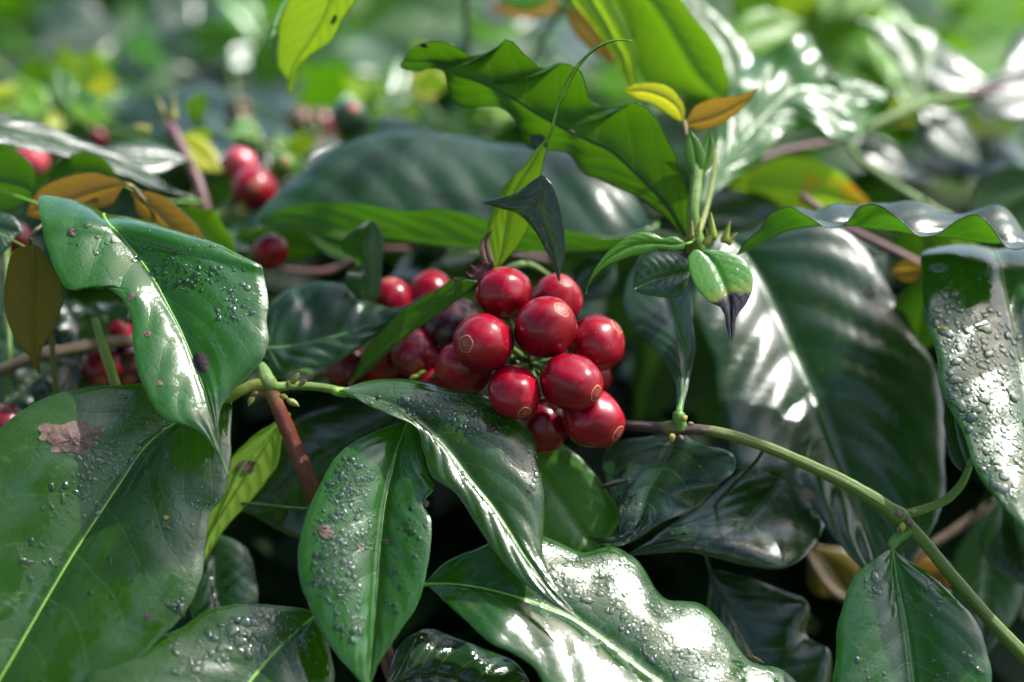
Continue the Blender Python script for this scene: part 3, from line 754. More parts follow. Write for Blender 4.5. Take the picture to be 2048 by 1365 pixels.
# ================================================================== 1  the cherry branch
b1 = thing('coffee_branch', 'green coffee branch curving down to the right below its sharp cluster of ripe red cherries', 'branch', P(2200, 1480, -10), BR)
stem(b1, [(960, 900, 60), (1040, 870, 40), (1150, 845, 22), (1250, 851, 10), (1340, 858, 6), (1420, 862, 5), (1520, 890, 4), (1620, 932, 2), (1720, 982, 0), (1792, 1030, 0),
          (1835, 1070, -1), (1900, 1148, -2), (1980, 1240, -4), (2070, 1335, -6), (2200, 1480, -10)],
     [11, 11, 11, 11, 12, 11, 11.5, 12.5, 14, 16, 13, 13.5, 14, 15, 16], 'main', nodes=[(1345, 858, 0.45), (1800, 1035, 0.35)], n=150, segs=14)
CL = []
for a in [
    dict(cx=1008, cy=586, r=57, d=13, asp=0.92, axis=(-0.1, 0.93, 0.1), label='uppermost cherry of the sharp cluster, with a crease in its skin'),
    dict(cx=1111, cy=602, r=53, d=24, nav=(1128, 566), label='cherry half hidden behind the topmost middle one'),
    dict(cx=1091, cy=656, r=62, d=2, nav=(1121, 622), label='red cherry in the middle of the cluster with a pale ringed navel'),
    dict(cx=967, cy=686, r=61, d=1, nav=(935, 688), label='red cherry at left of the cluster facing left'),
    dict(cx=1192, cy=688, r=59, d=15, nav=(1234, 652), asp=1.0, label='red cherry at right of the cluster'),
    dict(cx=1142, cy=765, r=60, d=-2, nav=(1186, 784), asp=1.13, label='red cherry low in the cluster with brown navel at its right'),
    dict(cx=1028, cy=785, r=53, d=-1, nav=(1047, 821), asp=1.12, label='smaller red cherry low in the cluster facing down'),
    dict(cx=927, cy=736, r=58, d=17, axis=(-0.5, -0.5, -0.4), label='dull red cherry tucked under the left one'),
    dict(cx=1186, cy=838, r=61, d=5, nav=(1232, 864), label='lowest cherry of the cluster beside the stem'),
    dict(cx=1086, cy=850, r=53, d=15, axis=(0.1, -0.8, 0.1), label='cherry peeking over the leaf edge at the foot of the cluster'),
    dict(cx=1180, cy=752, r=42, d=30, axis=(0.7, -0.3, -0.3)), dict(cx=872, cy=775, r=42, d=30, axis=(-0.5, -0.5, 0.2)),
]:
    CL.append(cherry(b1, **a))
hub = np.array(P(1062, 728, 24))
for o_, e in CL[:11]: pedicel(b1, hub, e, 7.0)
pedicel(b1, np.array(P(1066, 735, 22)), np.array(P(1088, 862, 32)), 11.0)
for (x, y, dx, dy, l) in [(1060, 722, 0.1, 0.6, 14), (1040, 730, -0.5, 0.4, 13), (1078, 738, 0.6, -0.1, 12), (1052, 740, -0.3, -0.7, 14)]:
    bud(b1, x, y, 16, l, 8, dx, dy, BUDB, 'bract')
for (x, y, dx, dy, l, w, m) in [(1345, 868, -0.1, -0.8, 20, 14, BUD), (1356, 873, 0.6, -0.5, 14, 12, BUDB), (1362, 842, 0.6, 0.4, 16, 14, BUD), (1375, 850, 0.7, 0.1, 13, 10, BUDB),
                                (1805, 1046, -0.1, -0.9, 22, 15, BUD), (1815, 1038, 0.3, -0.7, 22, 14, BUDB), (1797, 1034, 0.2, 0.5, 16, 16, BUDB), (1822, 1028, 0.7, 0.4, 14, 10, BUD), (1800, 1056, -0.5, -0.5, 13, 9, BUDB)]:
    bud(b1, x, y, -3 if x > 1500 else 1, l, w, dx, dy, m)
# hanging leaf at lower right
leaf(b1, [((1780, 1098), (1785, 1100), (1790, 1100)), ((1765, 1106), (1787, 1110), (1798, 1109)), ((1738, 1125), (1790, 1130), (1829, 1129)), ((1709, 1154), (1796, 1165), (1879, 1166)), ((1689, 1200), (1804, 1205), (1920, 1208)),
          ((1676, 1253), (1813, 1253), (1953, 1245)), ((1671, 1310), (1822, 1320), (1977, 1315)), ((1664, 1360), (1828, 1372), (1983, 1372)), ((1690, 1440), (1836, 1450), (1960, 1450)), ((1770, 1540), (1844, 1540), (1900, 1530)), ((1850, 1610), (1851, 1612), (1852, 1610))],
     -8, (0.02, 0.36), 'wet', vee=0.14, ctr=(1805, 1210), arch=0.10, lump=0.8, ribr=(9, 5), quilt=0.25, drops=[(1760, 1180, 50, 36, 10, 3, 11), (1855, 1190, 60, 50, 14, 2, 8), (1900, 1350, 60, 60, 20, 2, 8), (1740, 1330, 60, 60, 10, 2, 6)], label='wet dark leaf hanging from the lower node at right', petiole=22)
# dark wet leaf below the stem, tip hooked to the left
leaf(b1, [((1346, 862), (1350, 864), (1354, 862)), ((1300, 872), (1347, 880), (1385, 878)), ((1212, 898), (1336, 908), (1468, 914, -4)), ((1205, 935), (1316, 945), (1466, 942, -4)), ((1212, 962), (1300, 972), (1440, 968, -3)), ((1222, 986), (1290, 994), (1405, 998)),
          ((1234, 1016), (1284, 1020), (1362, 1029)), ((1239, 1045), (1272, 1050), (1318, 1050)), ((1234, 1066), (1254, 1072), (1272, 1078)), ((1212, 1080), (1222, 1086), (1232, 1094)), ((1192, 1078), (1196, 1084), (1200, 1090)), ((1178, 1072), (1178, 1074), (1178, 1076))],
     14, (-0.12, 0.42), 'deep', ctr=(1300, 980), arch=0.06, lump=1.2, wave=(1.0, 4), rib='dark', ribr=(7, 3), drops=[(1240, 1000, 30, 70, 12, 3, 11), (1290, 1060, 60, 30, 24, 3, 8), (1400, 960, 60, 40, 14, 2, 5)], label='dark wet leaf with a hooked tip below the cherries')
# upright leaf right of the cherries, folded
leaf(b1, [((1352, 818), (1358, 822), (1364, 820)), ((1354, 790), (1364, 792), (1372, 790)), ((1348, 758), (1368, 752), (1380, 748)), ((1310, 700), (1368, 700), (1390, 695, -4)), ((1270, 658), (1350, 645), (1384, 640, -5)), ((1247, 612), (1335, 600), (1384, 590, -4)), ((1250, 570), (1315, 555), (1372, 550)), ((1275, 525), (1305, 515), (1340, 515)), ((1300, 490), (1301, 489), (1302, 490))],
     24, (-0.15, 0.72), 'dark', ctr=(1350, 700), arch=0.05, ribr=(15, 5), petiole=26, rib='green', label='dark leaf standing up between the cherries and the glossy shoot', lump=0.8)
# short dark leaf on the curved petiole at right, then the big beaded leaf
stem(b1, [(1800, 1032, 0), (1850, 1018, 2), (1895, 998, 4), (1925, 965, 6), (1938, 935, 8)], [10, 9, 9, 8, 7], 'green', name='petiole', main=True)
leaf(b1, [((1932, 950), (1936, 946), (1940, 944)), ((1908, 930), (1928, 920), (1950, 912)), ((1893, 880), (1912, 868), (1946, 870)), ((1888, 830), (1905, 815), (1935, 820)), ((1890, 790), (1898, 770), (1920, 775)), ((1893, 740), (1894, 738), (1896, 740))],
     12, (-0.1, 0.2), 'deep', arch=0.03, rib='dark', ribr=(6, 3))
leaf(b1, [((1868, 520, 26), (2000, 540, 26), (2200, 560, 26)), ((1856, 494, 7), (1990, 496, 8), (2200, 520, 8)), ((1844, 504, 0), (2000, 520, 0), (2220, 560)), ((1846, 545), (2010, 570), (2230, 620)), ((1846, 590), (2022, 630), (2240, 700)), ((1855, 640), (2035, 690), (2240, 780)), ((1872, 700), (2050, 760), (2230, 850)),
          ((1882, 760), (2062, 840), (2220, 910)), ((1905, 818), (2075, 900), (2200, 960)), ((1932, 870), (2085, 960), (2180, 1010)), ((1950, 932), (2095, 1010), (2170, 1040)), ((1982, 985), (2100, 1040), (2150, 1070)), ((2035, 1045), (2105, 1075), (2130, 1090)), ((2100, 1110), (2110, 1112), (2115, 1110))],
     2, (0.20, 0.58), 'wet', ctr=(1960, 760), arch=0.06, lump=1.2, attach=True, ribr=(9, 4), drops=[(1960, 740, 100, 130, 110, 4, 15), (1990, 900, 70, 130, 60, 4, 13), (1900, 640, 55, 60, 14, 5, 15), (1960, 560, 90, 40, 8, 2, 5)], label='big leaf beaded with water at the right edge',
     scars=[(1887, 657, 14, 4, 0.25, BUD, 'stuck_petal', 0.6, 0.1)])
# dark drooping leaf under the stem
leaf(b1, [((1600, 880, 20), (1602, 890, 20), (1604, 900, 20)), ((1500, 930, 14), (1560, 960, 12), (1650, 1000, 14)), ((1400, 1010, 6), (1500, 1030, 4), (1630, 1090, 4)), ((1330, 1060), (1450, 1072, -4), (1560, 1138)), ((1300, 1082), (1390, 1082, -4), (1480, 1130)), ((1275, 1098), (1330, 1092, -2), (1400, 1106)), ((1253, 1110), (1255, 1111), (1257, 1112))],
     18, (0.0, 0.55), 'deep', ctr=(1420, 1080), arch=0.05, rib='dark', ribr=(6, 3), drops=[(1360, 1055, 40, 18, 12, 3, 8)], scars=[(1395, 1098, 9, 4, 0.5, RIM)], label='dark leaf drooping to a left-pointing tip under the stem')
leaf(b1, [((1418, 1140), (1420, 1142), (1422, 1140)), ((1420, 1190), (1442, 1190), (1500, 1160)), ((1425, 1270), (1470, 1240), (1590, 1188)), ((1450, 1340), (1510, 1310), (1618, 1225)), ((1490, 1390), (1545, 1360), (1616, 1270)), ((1560, 1430), (1600, 1410), (1660, 1310)), ((1650, 1470), (1652, 1468), (1655, 1465))],
     30, (0.1, 0.35), 'deep', arch=0.06, rib='dark', ribr=(5, 3), wave=(1.5, 3))
bud(b1, 1205, 975, 8, 58, 13, 0.95, 0.18, ST['dark'], 'broken_twig')

# ================================================================== 2  the red-stemmed branch
b2 = thing('coffee_branch', 'coffee branch with a red-brown stem and wet drooping leaves left of the cherries', 'branch', P(850, 1500, -4), BR)
stem(b2, [(534, 757, 6), (540, 775, 6), (556, 815, 6), (580, 872, 7), (612, 950, 8), (645, 1030, 11), (700, 1150, 17), (750, 1260, 14), (790, 1350, 6), (850, 1500, -4)], [14, 15, 15, 16, 17, 17, 18, 19, 20, 22], 'red', nodes=[(538, 768, 0.25)], segs=14, n=80)
stem(b2, [(520, 730, 8), (528, 745, 7), (538, 768, 5), (548, 775, 6)], [10, 15, 17, 13], 'green', name='stipule_sheath', main=False)
stem(b2, [(536, 768, 5), (505, 772, 4), (478, 784, 2), (455, 800, 2)], [13, 12, 11, 10], 'yellow', name='petiole', main=True)
stem(b2, [(545, 775, 5), (590, 772, 8), (640, 775, 8), (690, 785, 6)], [10, 9, 9, 9], 'green', name='petiole', main=True)
for (x, y, dx, dy, l, w, m) in [(585, 768, 0.5, 0.7, 26, 14, BUD), (598, 772, 0.8, 0.5, 20, 10, BUDB), (575, 776, 0.2, 0.6, 16, 12, BUD), (507, 792, -0.3, -0.8, 26, 13, BUD), (516, 785, -0.6, -0.4, 18, 10, BUDB), (574, 800, 0.8, -0.5, 32, 14, BUD), (560, 792, 0.7, -0.3, 20, 12, BUD)]:
    bud(b2, x, y, 0, l, w, dx, dy, m)
# big wet leaf at lower left
leaf(b2, [((452, 792), (458, 798), (464, 806)), ((380, 768), (415, 815), (463, 850)), ((270, 768), (345, 848), (460, 930)), ((185, 773), (288, 895), (446, 990)), ((100, 792), (240, 966), (417, 1030)), ((40, 825), (192, 1038), (409, 1100)), ((-40, 900), (145, 1110), (400, 1155)), ((-110, 1000), (103, 1180), (368, 1228)),
          ((-150, 1110), (60, 1254), (310, 1284)), ((-150, 1230), (10, 1340), (230, 1370)), ((-120, 1350), (-40, 1420), (120, 1440)), ((-110, 1480), (-105, 1485), (-100, 1480))],
     -8, (0.15, 0.36), 'wet', vee=0.15, ctr=(230, 960), arch=0.09, lump=1.3, quilt=0.3, ribr=(10, 7), rib='bright',
     drops=[(290, 830, 75, 60, 190, 3, 9), (220, 900, 70, 55, 70, 3, 9), (150, 990, 80, 70, 40, 2, 8), (330, 1010, 110, 110, 26, 1.5, 5), (80, 1120, 70, 70, 16, 2, 7), (350, 1215, 30, 20, 6, 5, 12), (250, 1170, 100, 90, 14, 1.5, 5)],
     scars=[(138, 874, 54, 30, 0.05, RIM, 'leaf_scar', 0.1, 0.45), (144, 881, 47, 23, 0.12, SCAB, 'leaf_scar', 1.0, 0.4), (295, 1231, 7, 7, 0, GRIT, 'leaf_scar', 0.1, 0.1), (335, 1056, 9, 3, 0.1, RIM, 'leaf_scar', 0.1), (333, 1036, 6, 4, 0, BUD, 'leaf_scar', 0.1)],
     label='largest wet leaf, at lower left, with a torn brown scar')
# central wet leaf that folds over
leaf(b2, [((672, 778), (680, 784), (688, 776)), ((704, 790, -2), (722, 792), (744, 760, 4)), ((738, 812, -3), (768, 806), (830, 762, 4)), ((790, 832, -4), (812, 826), (905, 781, 3)), ((832, 856, -3), (855, 862), (985, 797, 2)), ((847, 909), (903, 908), (1062, 868)), ((866, 955), (938, 955), (1077, 925)), ((915, 992), (980, 1005), (1088, 985)), ((950, 1045), (1018, 1060), (1088, 1050, 2)),
          ((985, 1097), (1048, 1108), (1085, 1105, 2)), ((1040, 1160), (1085, 1158), (1105, 1160)), ((1100, 1204), (1118, 1198), (1132, 1203)), ((1160, 1240), (1161, 1241), (1162, 1242))],
     -8, (0.14, 0.46), 'wet', ctr=(950, 950), arch=0.10, lump=0.8, quilt=0.25, ribr=(7, 4), rib='bright', petiole=18,
     drops=[(880, 815, 110, 28, 110, 3, 9), (960, 850, 70, 30, 34, 3, 9), (760, 800, 40, 14, 12, 2, 6), (1060, 940, 20, 50, 10, 3, 8)], scars=[(982, 858, 9, 7, 0, GRIT, 'leaf_scar', 0.6)],
     label='bright-ribbed wet leaf folded down in front of the cherries')
# leaf below it with a hole in its lamina
leaf(b2, [((812, 842), (815, 843), (818, 842)), ((770, 855), (806, 868), (840, 862)), ((722, 876), (796, 892), (845, 905)), ((684, 905), (787, 930), (856, 950)), ((650, 950), (777, 972), (871, 978)), ((634, 985), (769, 1018), (848, 1006)), ((612, 1030), (764, 1062), (863, 1042)), ((598, 1095), (759, 1110), (862, 1094)), ((597, 1150), (756, 1160), (852, 1145)), ((622, 1222), (751, 1220), (834, 1212)), ((660, 1290), (746, 1278), (800, 1266)), ((705, 1345), (741, 1335), (757, 1330)), ((734, 1376), (736, 1378), (738, 1376))],
     -12, (0.05, 0.42), 'wetmid', vee=0.28, ctr=(757, 1090), arch=0.12, lump=0.8, quilt=0.32, ribr=(8, 4), rib='bright',
     drops=[(690, 960, 55, 55, 70, 2.5, 8), (690, 1060, 75, 60, 80, 2.5, 8), (670, 1150, 60, 70, 80, 2.5, 8), (810, 1060, 50, 70, 22, 2, 7), (700, 1240, 40, 50, 30, 2.5, 8), (800, 1180, 40, 60, 14, 2, 6)],
     scars=[(652, 1065, 15, 13, 0.6, SCAB, 'leaf_scar', 0.2, 0.15), (719, 1092, 7, 6, 0, RIM), (773, 1084, 6, 5, 0, RIM), (852, 1008, 7, 7, 0, SCAB)], label='wet leaf with a brown hole below the folded leaf')
# bottom edge leaf with beads
leaf(b2, [((634, 1224), (638, 1226), (642, 1228)), ((570, 1212), (608, 1250), (652, 1270)), ((490, 1208), (572, 1282), (664, 1320)), ((420, 1220), (540, 1314), (668, 1370)), ((360, 1257), (505, 1356), (650, 1430)), ((290, 1283), (470, 1400), (610, 1480)), ((225, 1312), (430, 1440), (560, 1510)), ((170, 1352), (390, 1480), (500, 1530)), ((180, 1430), (340, 1520), (420, 1540)), ((280, 1560), (282, 1562), (284, 1560))],
     -20, (0.23, 0.46), 'wet', ctr=(540, 1314), arch=0.08, lump=0.9, ribr=(12, 7), rib='bright', drops=[(520, 1265, 110, 45, 60, 4, 14), (400, 1310, 110, 50, 22, 3, 8), (600, 1330, 50, 40, 10, 2, 6)], label='beaded leaf cut by the bottom edge left of the red stem')
# big glaring leaf at the bottom
leaf(b2, [((852, 1164, 16), (854, 1168, 16), (856, 1172, 16)), ((885, 1128, 12), (905, 1168, 10), (885, 1198, 10)), ((940, 1100, 6), (970, 1176, 4), (938, 1246, 4)), ((1000, 1078), (1035, 1193), (985, 1288)), ((1060, 1064), (1095, 1213), (1030, 1308)), ((1120, 1086), (1150, 1236), (1066, 1332)), ((1165, 1104), (1200, 1270), (1092, 1372)), ((1220, 1094), (1245, 1305), (1130, 1420)), ((1275, 1122), (1288, 1338), (1180, 1460)),
          ((1330, 1195), (1335, 1375), (1240, 1490)), ((1400, 1208), (1385, 1410), (1300, 1520)), ((1450, 1252), (1430, 1440), (1360, 1540)), ((1500, 1320), (1480, 1470), (1430, 1550)), ((1570, 1342), (1540, 1500), (1500, 1560)), ((1620, 1400), (1590, 1520), (1560, 1570)), ((1660, 1570), (1662, 1572), (1660, 1574))],
     -14, (0.28, 0.57), 'wet', ctr=(1150, 1230), arch=0.05, lump=0.8, quilt=0.25, ribr=(9, 6), rib='bright',
     drops=[(1180, 1150, 95, 55, 130, 3, 12), (1280, 1200, 75, 80, 150, 2.5, 9), (1380, 1280, 110, 75, 190, 2.5, 8), (1470, 1340, 80, 40, 60, 2.5, 8), (1110, 1090, 20, 18, 6, 3, 8)], scars=[(1510, 1318, 20, 3, 0.5, RIM)], label='glaring beaded leaf in the bottom middle')
# smooth green leaf under the cherries
leaf(b2, [((985, 838), (990, 832), (995, 826)), ((990, 870), (1020, 862), (1042, 843)), ((1000, 920), (1055, 908), (1100, 874)), ((1010, 980), (1090, 955), (1155, 912)), ((1030, 1040), (1125, 1005), (1205, 968)), ((1060, 1090), (1155, 1050), (1240, 1030)), ((1110, 1110), (1180, 1085), (1222, 1072)), ((1180, 1118), (1196, 1108), (1200, 1098)), ((1206, 1120), (1207, 1120), (1208, 1120))],
     18, (0.12, 0.22), 'vivid', ctr=(1100, 960), arch=0.07, lump=0.6, ribr=(4, 2), drops=[(1110, 900, 60, 20, 20, 1.5, 4)], label='smooth green leaf right under the cherries')
# lime underside behind the big wet leaf
leaf(b2, [((556, 842), (558, 845), (562, 850)), ((500, 880), (520, 890), (563, 880)), ((455, 930), (480, 945), (549, 938)), ((425, 990), (450, 1010), (505, 998)), ((405, 1060), (420, 1075), (452, 1056)), ((400, 1130), (402, 1132), (406, 1128))],
     24, (-0.1, 0.2), 'lime', side='under', ctr=(480, 960), rib='bright', ribr=(4, 2), scars=[(490, 934, 21, 13, -0.2, SCAB)], label='pale lime underside of a leaf beside the red stem')
leaf(b2, [((840, 800), (842, 806), (842, 812)), ((740, 795), (760, 850), (800, 900)), ((620, 830), (660, 905), (730, 960)), ((540, 880), (590, 960), (660, 1030)), ((490, 960), (530, 1010), (605, 1078)), ((470, 1010), (480, 1022), (500, 1030))],
     42, (0.0, 0.35), 'deep', ctr=(640, 900), rib='dark', ribr=(5, 3), wave=(1, 2), drops=[(560, 1040, 30, 30, 14, 1.5, 4)])
leaf(b2, [((400, 1060), (404, 1062), (408, 1060)), ((380, 1110), (425, 1110), (490, 1092)), ((370, 1160), (430, 1170), (510, 1155)), ((380, 1220), (440, 1225), (516, 1212)), ((410, 1290), (450, 1280), (500, 1270)), ((460, 1340), (462, 1342), (464, 1340))],
     22, (0.1, 0.4), 'dark', rib='dark', ribr=(5, 3), drops=[(490, 1190, 18, 30, 8, 2, 6)])
leaf(b2, [((760, 1380), (764, 1376), (770, 1370)), ((800, 1420), (830, 1350), (800, 1290)), ((860, 1440), (890, 1350), (875, 1255)), ((930, 1450), (955, 1370), (935, 1288)), ((1000, 1440), (1010, 1380), (1005, 1305)), ((1050, 1400), (1048, 1380), (1045, 1345)), ((1080, 1400), (1082, 1400), (1084, 1400))],
     2, (0.2, 0.55), 'deep', rib='dark', ribr=(4, 2), lump=2.6, quilt=0.8, label='dark crinkled leaf at the bottom edge', wave=(1.5, 3))

# ================================================================== 3  shoot with the glossy young leaves, upper right of the cherries
b3 = thing('coffee_branch', 'upright pale green shoot with glossy young leaves at upper right of the cherries', 'branch', P(1500, 1000, 90), BR)
stem(b3, [(1500, 1000, 90), (1470, 800, 100), (1440, 650, 92), (1408, 545, 66), (1390, 485, 18), (1386, 420, 17), (1392, 365, 20), (1392, 325, 22), (1386, 300, 24)], [15, 15, 15, 15, 16, 12, 13, 11, 8], 'green', nodes=[(1392, 482, 0.35), (1398, 335, 0.15)], n=90)
stem(b3, [(1392, 478, 20), (1412, 420, 30), (1425, 360, 36), (1432, 300, 40)], [8, 6, 6, 5], 'yellow', name='side_shoot', main=False)
stem(b3, [(1393, 335, 21), (1384, 300, 23), (1374, 270, 25), (1368, 243, 27)], [9, 8, 6, 5], 'olive', name='side_shoot')
qleaf(b3, (1392, 358), (1376, 258), 40, 20, (0.1, 0.1), 'fresh', bow=6, rib='bright', midrib=False)
qleaf(b3, (1396, 356), (1418, 256), 30, 24, (0.1, 0.2), 'fresh', bow=8, rib='bright', midrib=False)
for (x, y, dx, dy, l, w, m) in [(1384, 478, -0.05, 0.95, 42, 15, BUD), (1392, 474, 0.25, 0.95, 44, 13, BUD), (1425, 480, -0.1, 0.95, 62, 24, RIB['lemon']), (1420, 486, -0.3, 0.8, 40, 16, BUD), (1448, 486, 0.25, 0.9, 52, 20, RIB['lemon']), (1455, 490, 0.6, 0.7, 36, 14, BUD), (1410, 490, 0.4, 0.5, 40, 22, RIB['lemon'])]:
    bud(b3, x, y, 12, l * 0.85, w * 1.0, dx, dy, m, 'stipule', True)
# wavy leaf seen from below against the light
leaf(b3, [((1376, 474), (1374, 476), (1371, 478)), ((1380, 420), (1335, 412), (1325, 430)), ((1362, 340), (1275, 348), (1255, 386)), ((1338, 285), (1225, 302), (1205, 362)), ((1304, 226), (1180, 280), (1165, 345)), ((1272, 206, -3), (1148, 264), (1138, 310, -2)), ((1215, 216, 5), (1112, 246), (1100, 300, 4)), ((1183, 202, 5), (1080, 230), (1066, 298, 4)), ((1172, 170), (1050, 210), (1046, 284)), ((1160, 142, -4), (1020, 192), (1035, 250, -3)),
          ((1126, 126, -4), (992, 177), (1006, 220, -3)), ((1086, 138, 5), (965, 166), (968, 211, 4)), ((1054, 112, 3), (940, 155), (928, 214, 3)), ((1018, 80, -4), (912, 143), (898, 190)), ((985, 106, 5), (888, 132), (886, 145, -3)), ((942, 109, 4), (866, 126), (862, 138)), ((905, 86, -3), (842, 121), (838, 145)), ((860, 82, -3), (822, 122), (818, 142)), ((815, 106), (806, 122), (803, 136)), ((801, 130), (801, 133), (801, 136))],
     26, (-0.26, -0.46), 'mid', side='under', ctr=(1090, 250), arch=0.06, quilt=0.25, lump=0.5, ribr=(10, 3), rib='dark', label='wavy-edged leaf seen from below, glowing green at top centre', scars=[(848, 90, 8, 4, 0.3, SCAB, 'leaf_scar', 0.1)])
# big leaf right, left half mirroring the sun
leaf(b3, [((1440, 470), (1450, 474), (1460, 470)), ((1400, 520), (1490, 510), (1560, 462, -6)), ((1380, 570), (1528, 572), (1670, 452, -12)), ((1385, 625), (1556, 630), (1745, 520, -13)), ((1402, 665), (1582, 688), (1790, 598, -13)), ((1430, 725), (1606, 742), (1835, 676, -13)), ((1438, 795), (1632, 800), (1872, 740, -13)), ((1455, 855), (1655, 860), (1888, 850, -13)), ((1478, 935), (1680, 925), (1890, 930, -13)), ((1545, 948), (1705, 985), (1888, 1000, -10)), ((1610, 992), (1728, 1040), (1860, 1070, -8)), ((1665, 1070), (1750, 1095), (1825, 1120, -4)), ((1725, 1140), (1768, 1145), (1800, 1150)), ((1790, 1200), (1792, 1202), (1794, 1200))],
     52, (0.26, 0.51), 'dark', ctr=(1590, 740), arch=0.06, quilt=0.9, lump=1.1, ribr=(9, 5), rib='green', label='largest dark leaf right of the cherries, its left half glaring white', scars=[(1617, 988, 20, 8, 0.6, RIM, 'leaf_scar', 0.1), (1740, 570 + 18, 12, 12, 0, GRIT, 'leaf_scar', 0.3, 0.1)])
# young leaves at the node
leaf(b3, [((1368, 484), (1370, 488), (1368, 498)), ((1350, 474), (1345, 490), (1348, 502)), ((1325, 476), (1322, 488), (1316, 499)), ((1298, 464), (1292, 487), (1284, 509)), ((1268, 467), (1264, 492), (1258, 514)), ((1240, 486), (1236, 505), (1228, 526)), ((1212, 508), (1211, 522), (1206, 538)), ((1190, 538), (1191, 546), (1192, 550)), ((1178, 562), (1179, 565), (1180, 566)), ((1171, 588), (1172, 589), (1173, 588))],
     8, (0.12, 0.15), 'fresh', ctr=(1270, 500), arch=0.12, lump=0.5, ribr=(4, 2), rib='bright', label='bright green pointed leaf above the cherries')
leaf(b3, [((1382, 530), (1382, 535), (1382, 540)), ((1374, 512), (1372, 545), (1374, 570)), ((1350, 501), (1350, 550), (1362, 592)), ((1318, 501), (1322, 557), (1330, 596)), ((1290, 506), (1296, 566), (1300, 592)), ((1270, 530), (1276, 575), (1280, 586)), ((1267, 575), (1268, 578), (1270, 581))],
     15, (0.05, 0.35), 'dark', arch=0.14, lump=0.8, ribr=(4, 2), rib='green', label='grey-green young leaf under the bright pointed one')
leaf(b3, [((1388, 500), (1396, 500), (1404, 500)), ((1378, 514), (1412, 508), (1440, 502)), ((1379, 535), (1428, 526), (1474, 510)), ((1388, 565), (1440, 550), (1497, 532)), ((1404, 588), (1449, 572), (1506, 560)), ((1424, 606), (1456, 592), (1501, 588)), ((1436, 612), (1460, 614), (1488, 612)), ((1446, 622), (1462, 636), (1474, 632)), ((1454, 655), (1462, 658), (1470, 656)), ((1459, 678), (1463, 680), (1468, 678))],
     6, (0.12, 0.36), 'bitten', ctr=(1440, 560), arch=0.03, lump=0.5, ribr=(3.5, 2), rib='bright', midrib=False, label='glossy round leaf with a withered black tip')
# wavy leaf running off to the right
leaf(b3, [((1474, 508), (1476, 508), (1478, 506)), ((1490, 484, -3), (1500, 496, 3), (1500, 470, 8)), ((1520, 460, -5), (1530, 478, 4), (1530, 440, 12)), ((1535, 432, -6), (1562, 462, 5), (1560, 418, 14)), ((1575, 414, -6), (1600, 452, 5), (1590, 412, 14)), ((1615, 433, -7), (1636, 448, 4), (1630, 420, 14)), ((1660, 456, -8), (1668, 446, 4), (1672, 408, 15)), ((1695, 445, -7), (1700, 448, 5), (1705, 412, 15)), ((1718, 414, -6), (1728, 452, 6), (1735, 408, 15)), ((1755, 411, -6), (1758, 456, 6), (1780, 408, 15)), ((1795, 437, -7), (1795, 460, 5), (1812, 402, 15)), ((1835, 472, -8), (1830, 466, 4), (1846, 405, 15)), ((1880, 468, -7), (1875, 470, 5), (1885, 425, 15)),
          ((1915, 442, -6), (1915, 474, 6), (1925, 430, 15)), ((1955, 431, -6), (1950, 480, 6), (1965, 418, 15)), ((1985, 458, -7), (1982, 484, 5), (1995, 412, 15)), ((2012, 494, -8), (2012, 484, 4), (2025, 432, 14)), ((2045, 498, -8), (2045, 486, 5), (2055, 470, 12)), ((2080, 478, -6), (2080, 490, 5), (2090, 465, 10)), ((2130, 485), (2132, 486), (2134, 485))],
     14, (0.0, 0.1), 'dark', ctr=(1760, 460), arch=0.05, quilt=0.2, lump=0.6, ribr=(4, 2), rib='green', drops=[(1680, 430, 30, 14, 6, 1.5, 4)], label='strongly wavy dark leaf running off the right edge')
# small tip leaves
leaf(b3, [((1366, 244), (1367, 245), (1369, 243)), ((1350, 240), (1360, 222), (1368, 215)), ((1325, 222), (1338, 200), (1352, 188)), ((1300, 206), (1310, 188), (1325, 170)), ((1272, 196), (1282, 182), (1295, 166)), ((1256, 188), (1260, 182), (1268, 170)), ((1247, 180), (1248, 179), (1249, 177))],
     30, (-0.2, -0.35), 'lemon', side='under', rib='lemon', ribr=(4, 2), arch=0.05, label='small yellow-green leaf at the shoot tip')
leaf(b3, [((1368, 250), (1370, 248), (1372, 242)), ((1385, 260), (1392, 245), (1390, 212)), ((1415, 260), (1420, 238), (1425, 198)), ((1445, 248), (1450, 225), (1455, 194)), ((1472, 228), (1476, 210), (1482, 190)), ((1496, 206), (1498, 198), (1500, 184)), ((1515, 178), (1516, 177), (1517, 176))],
     32, (-0.2, -0.3), 'orange', side='under', rib='gold', ribr=(4, 2), arch=0.04, label='small orange-brown leaf at the shoot tip')

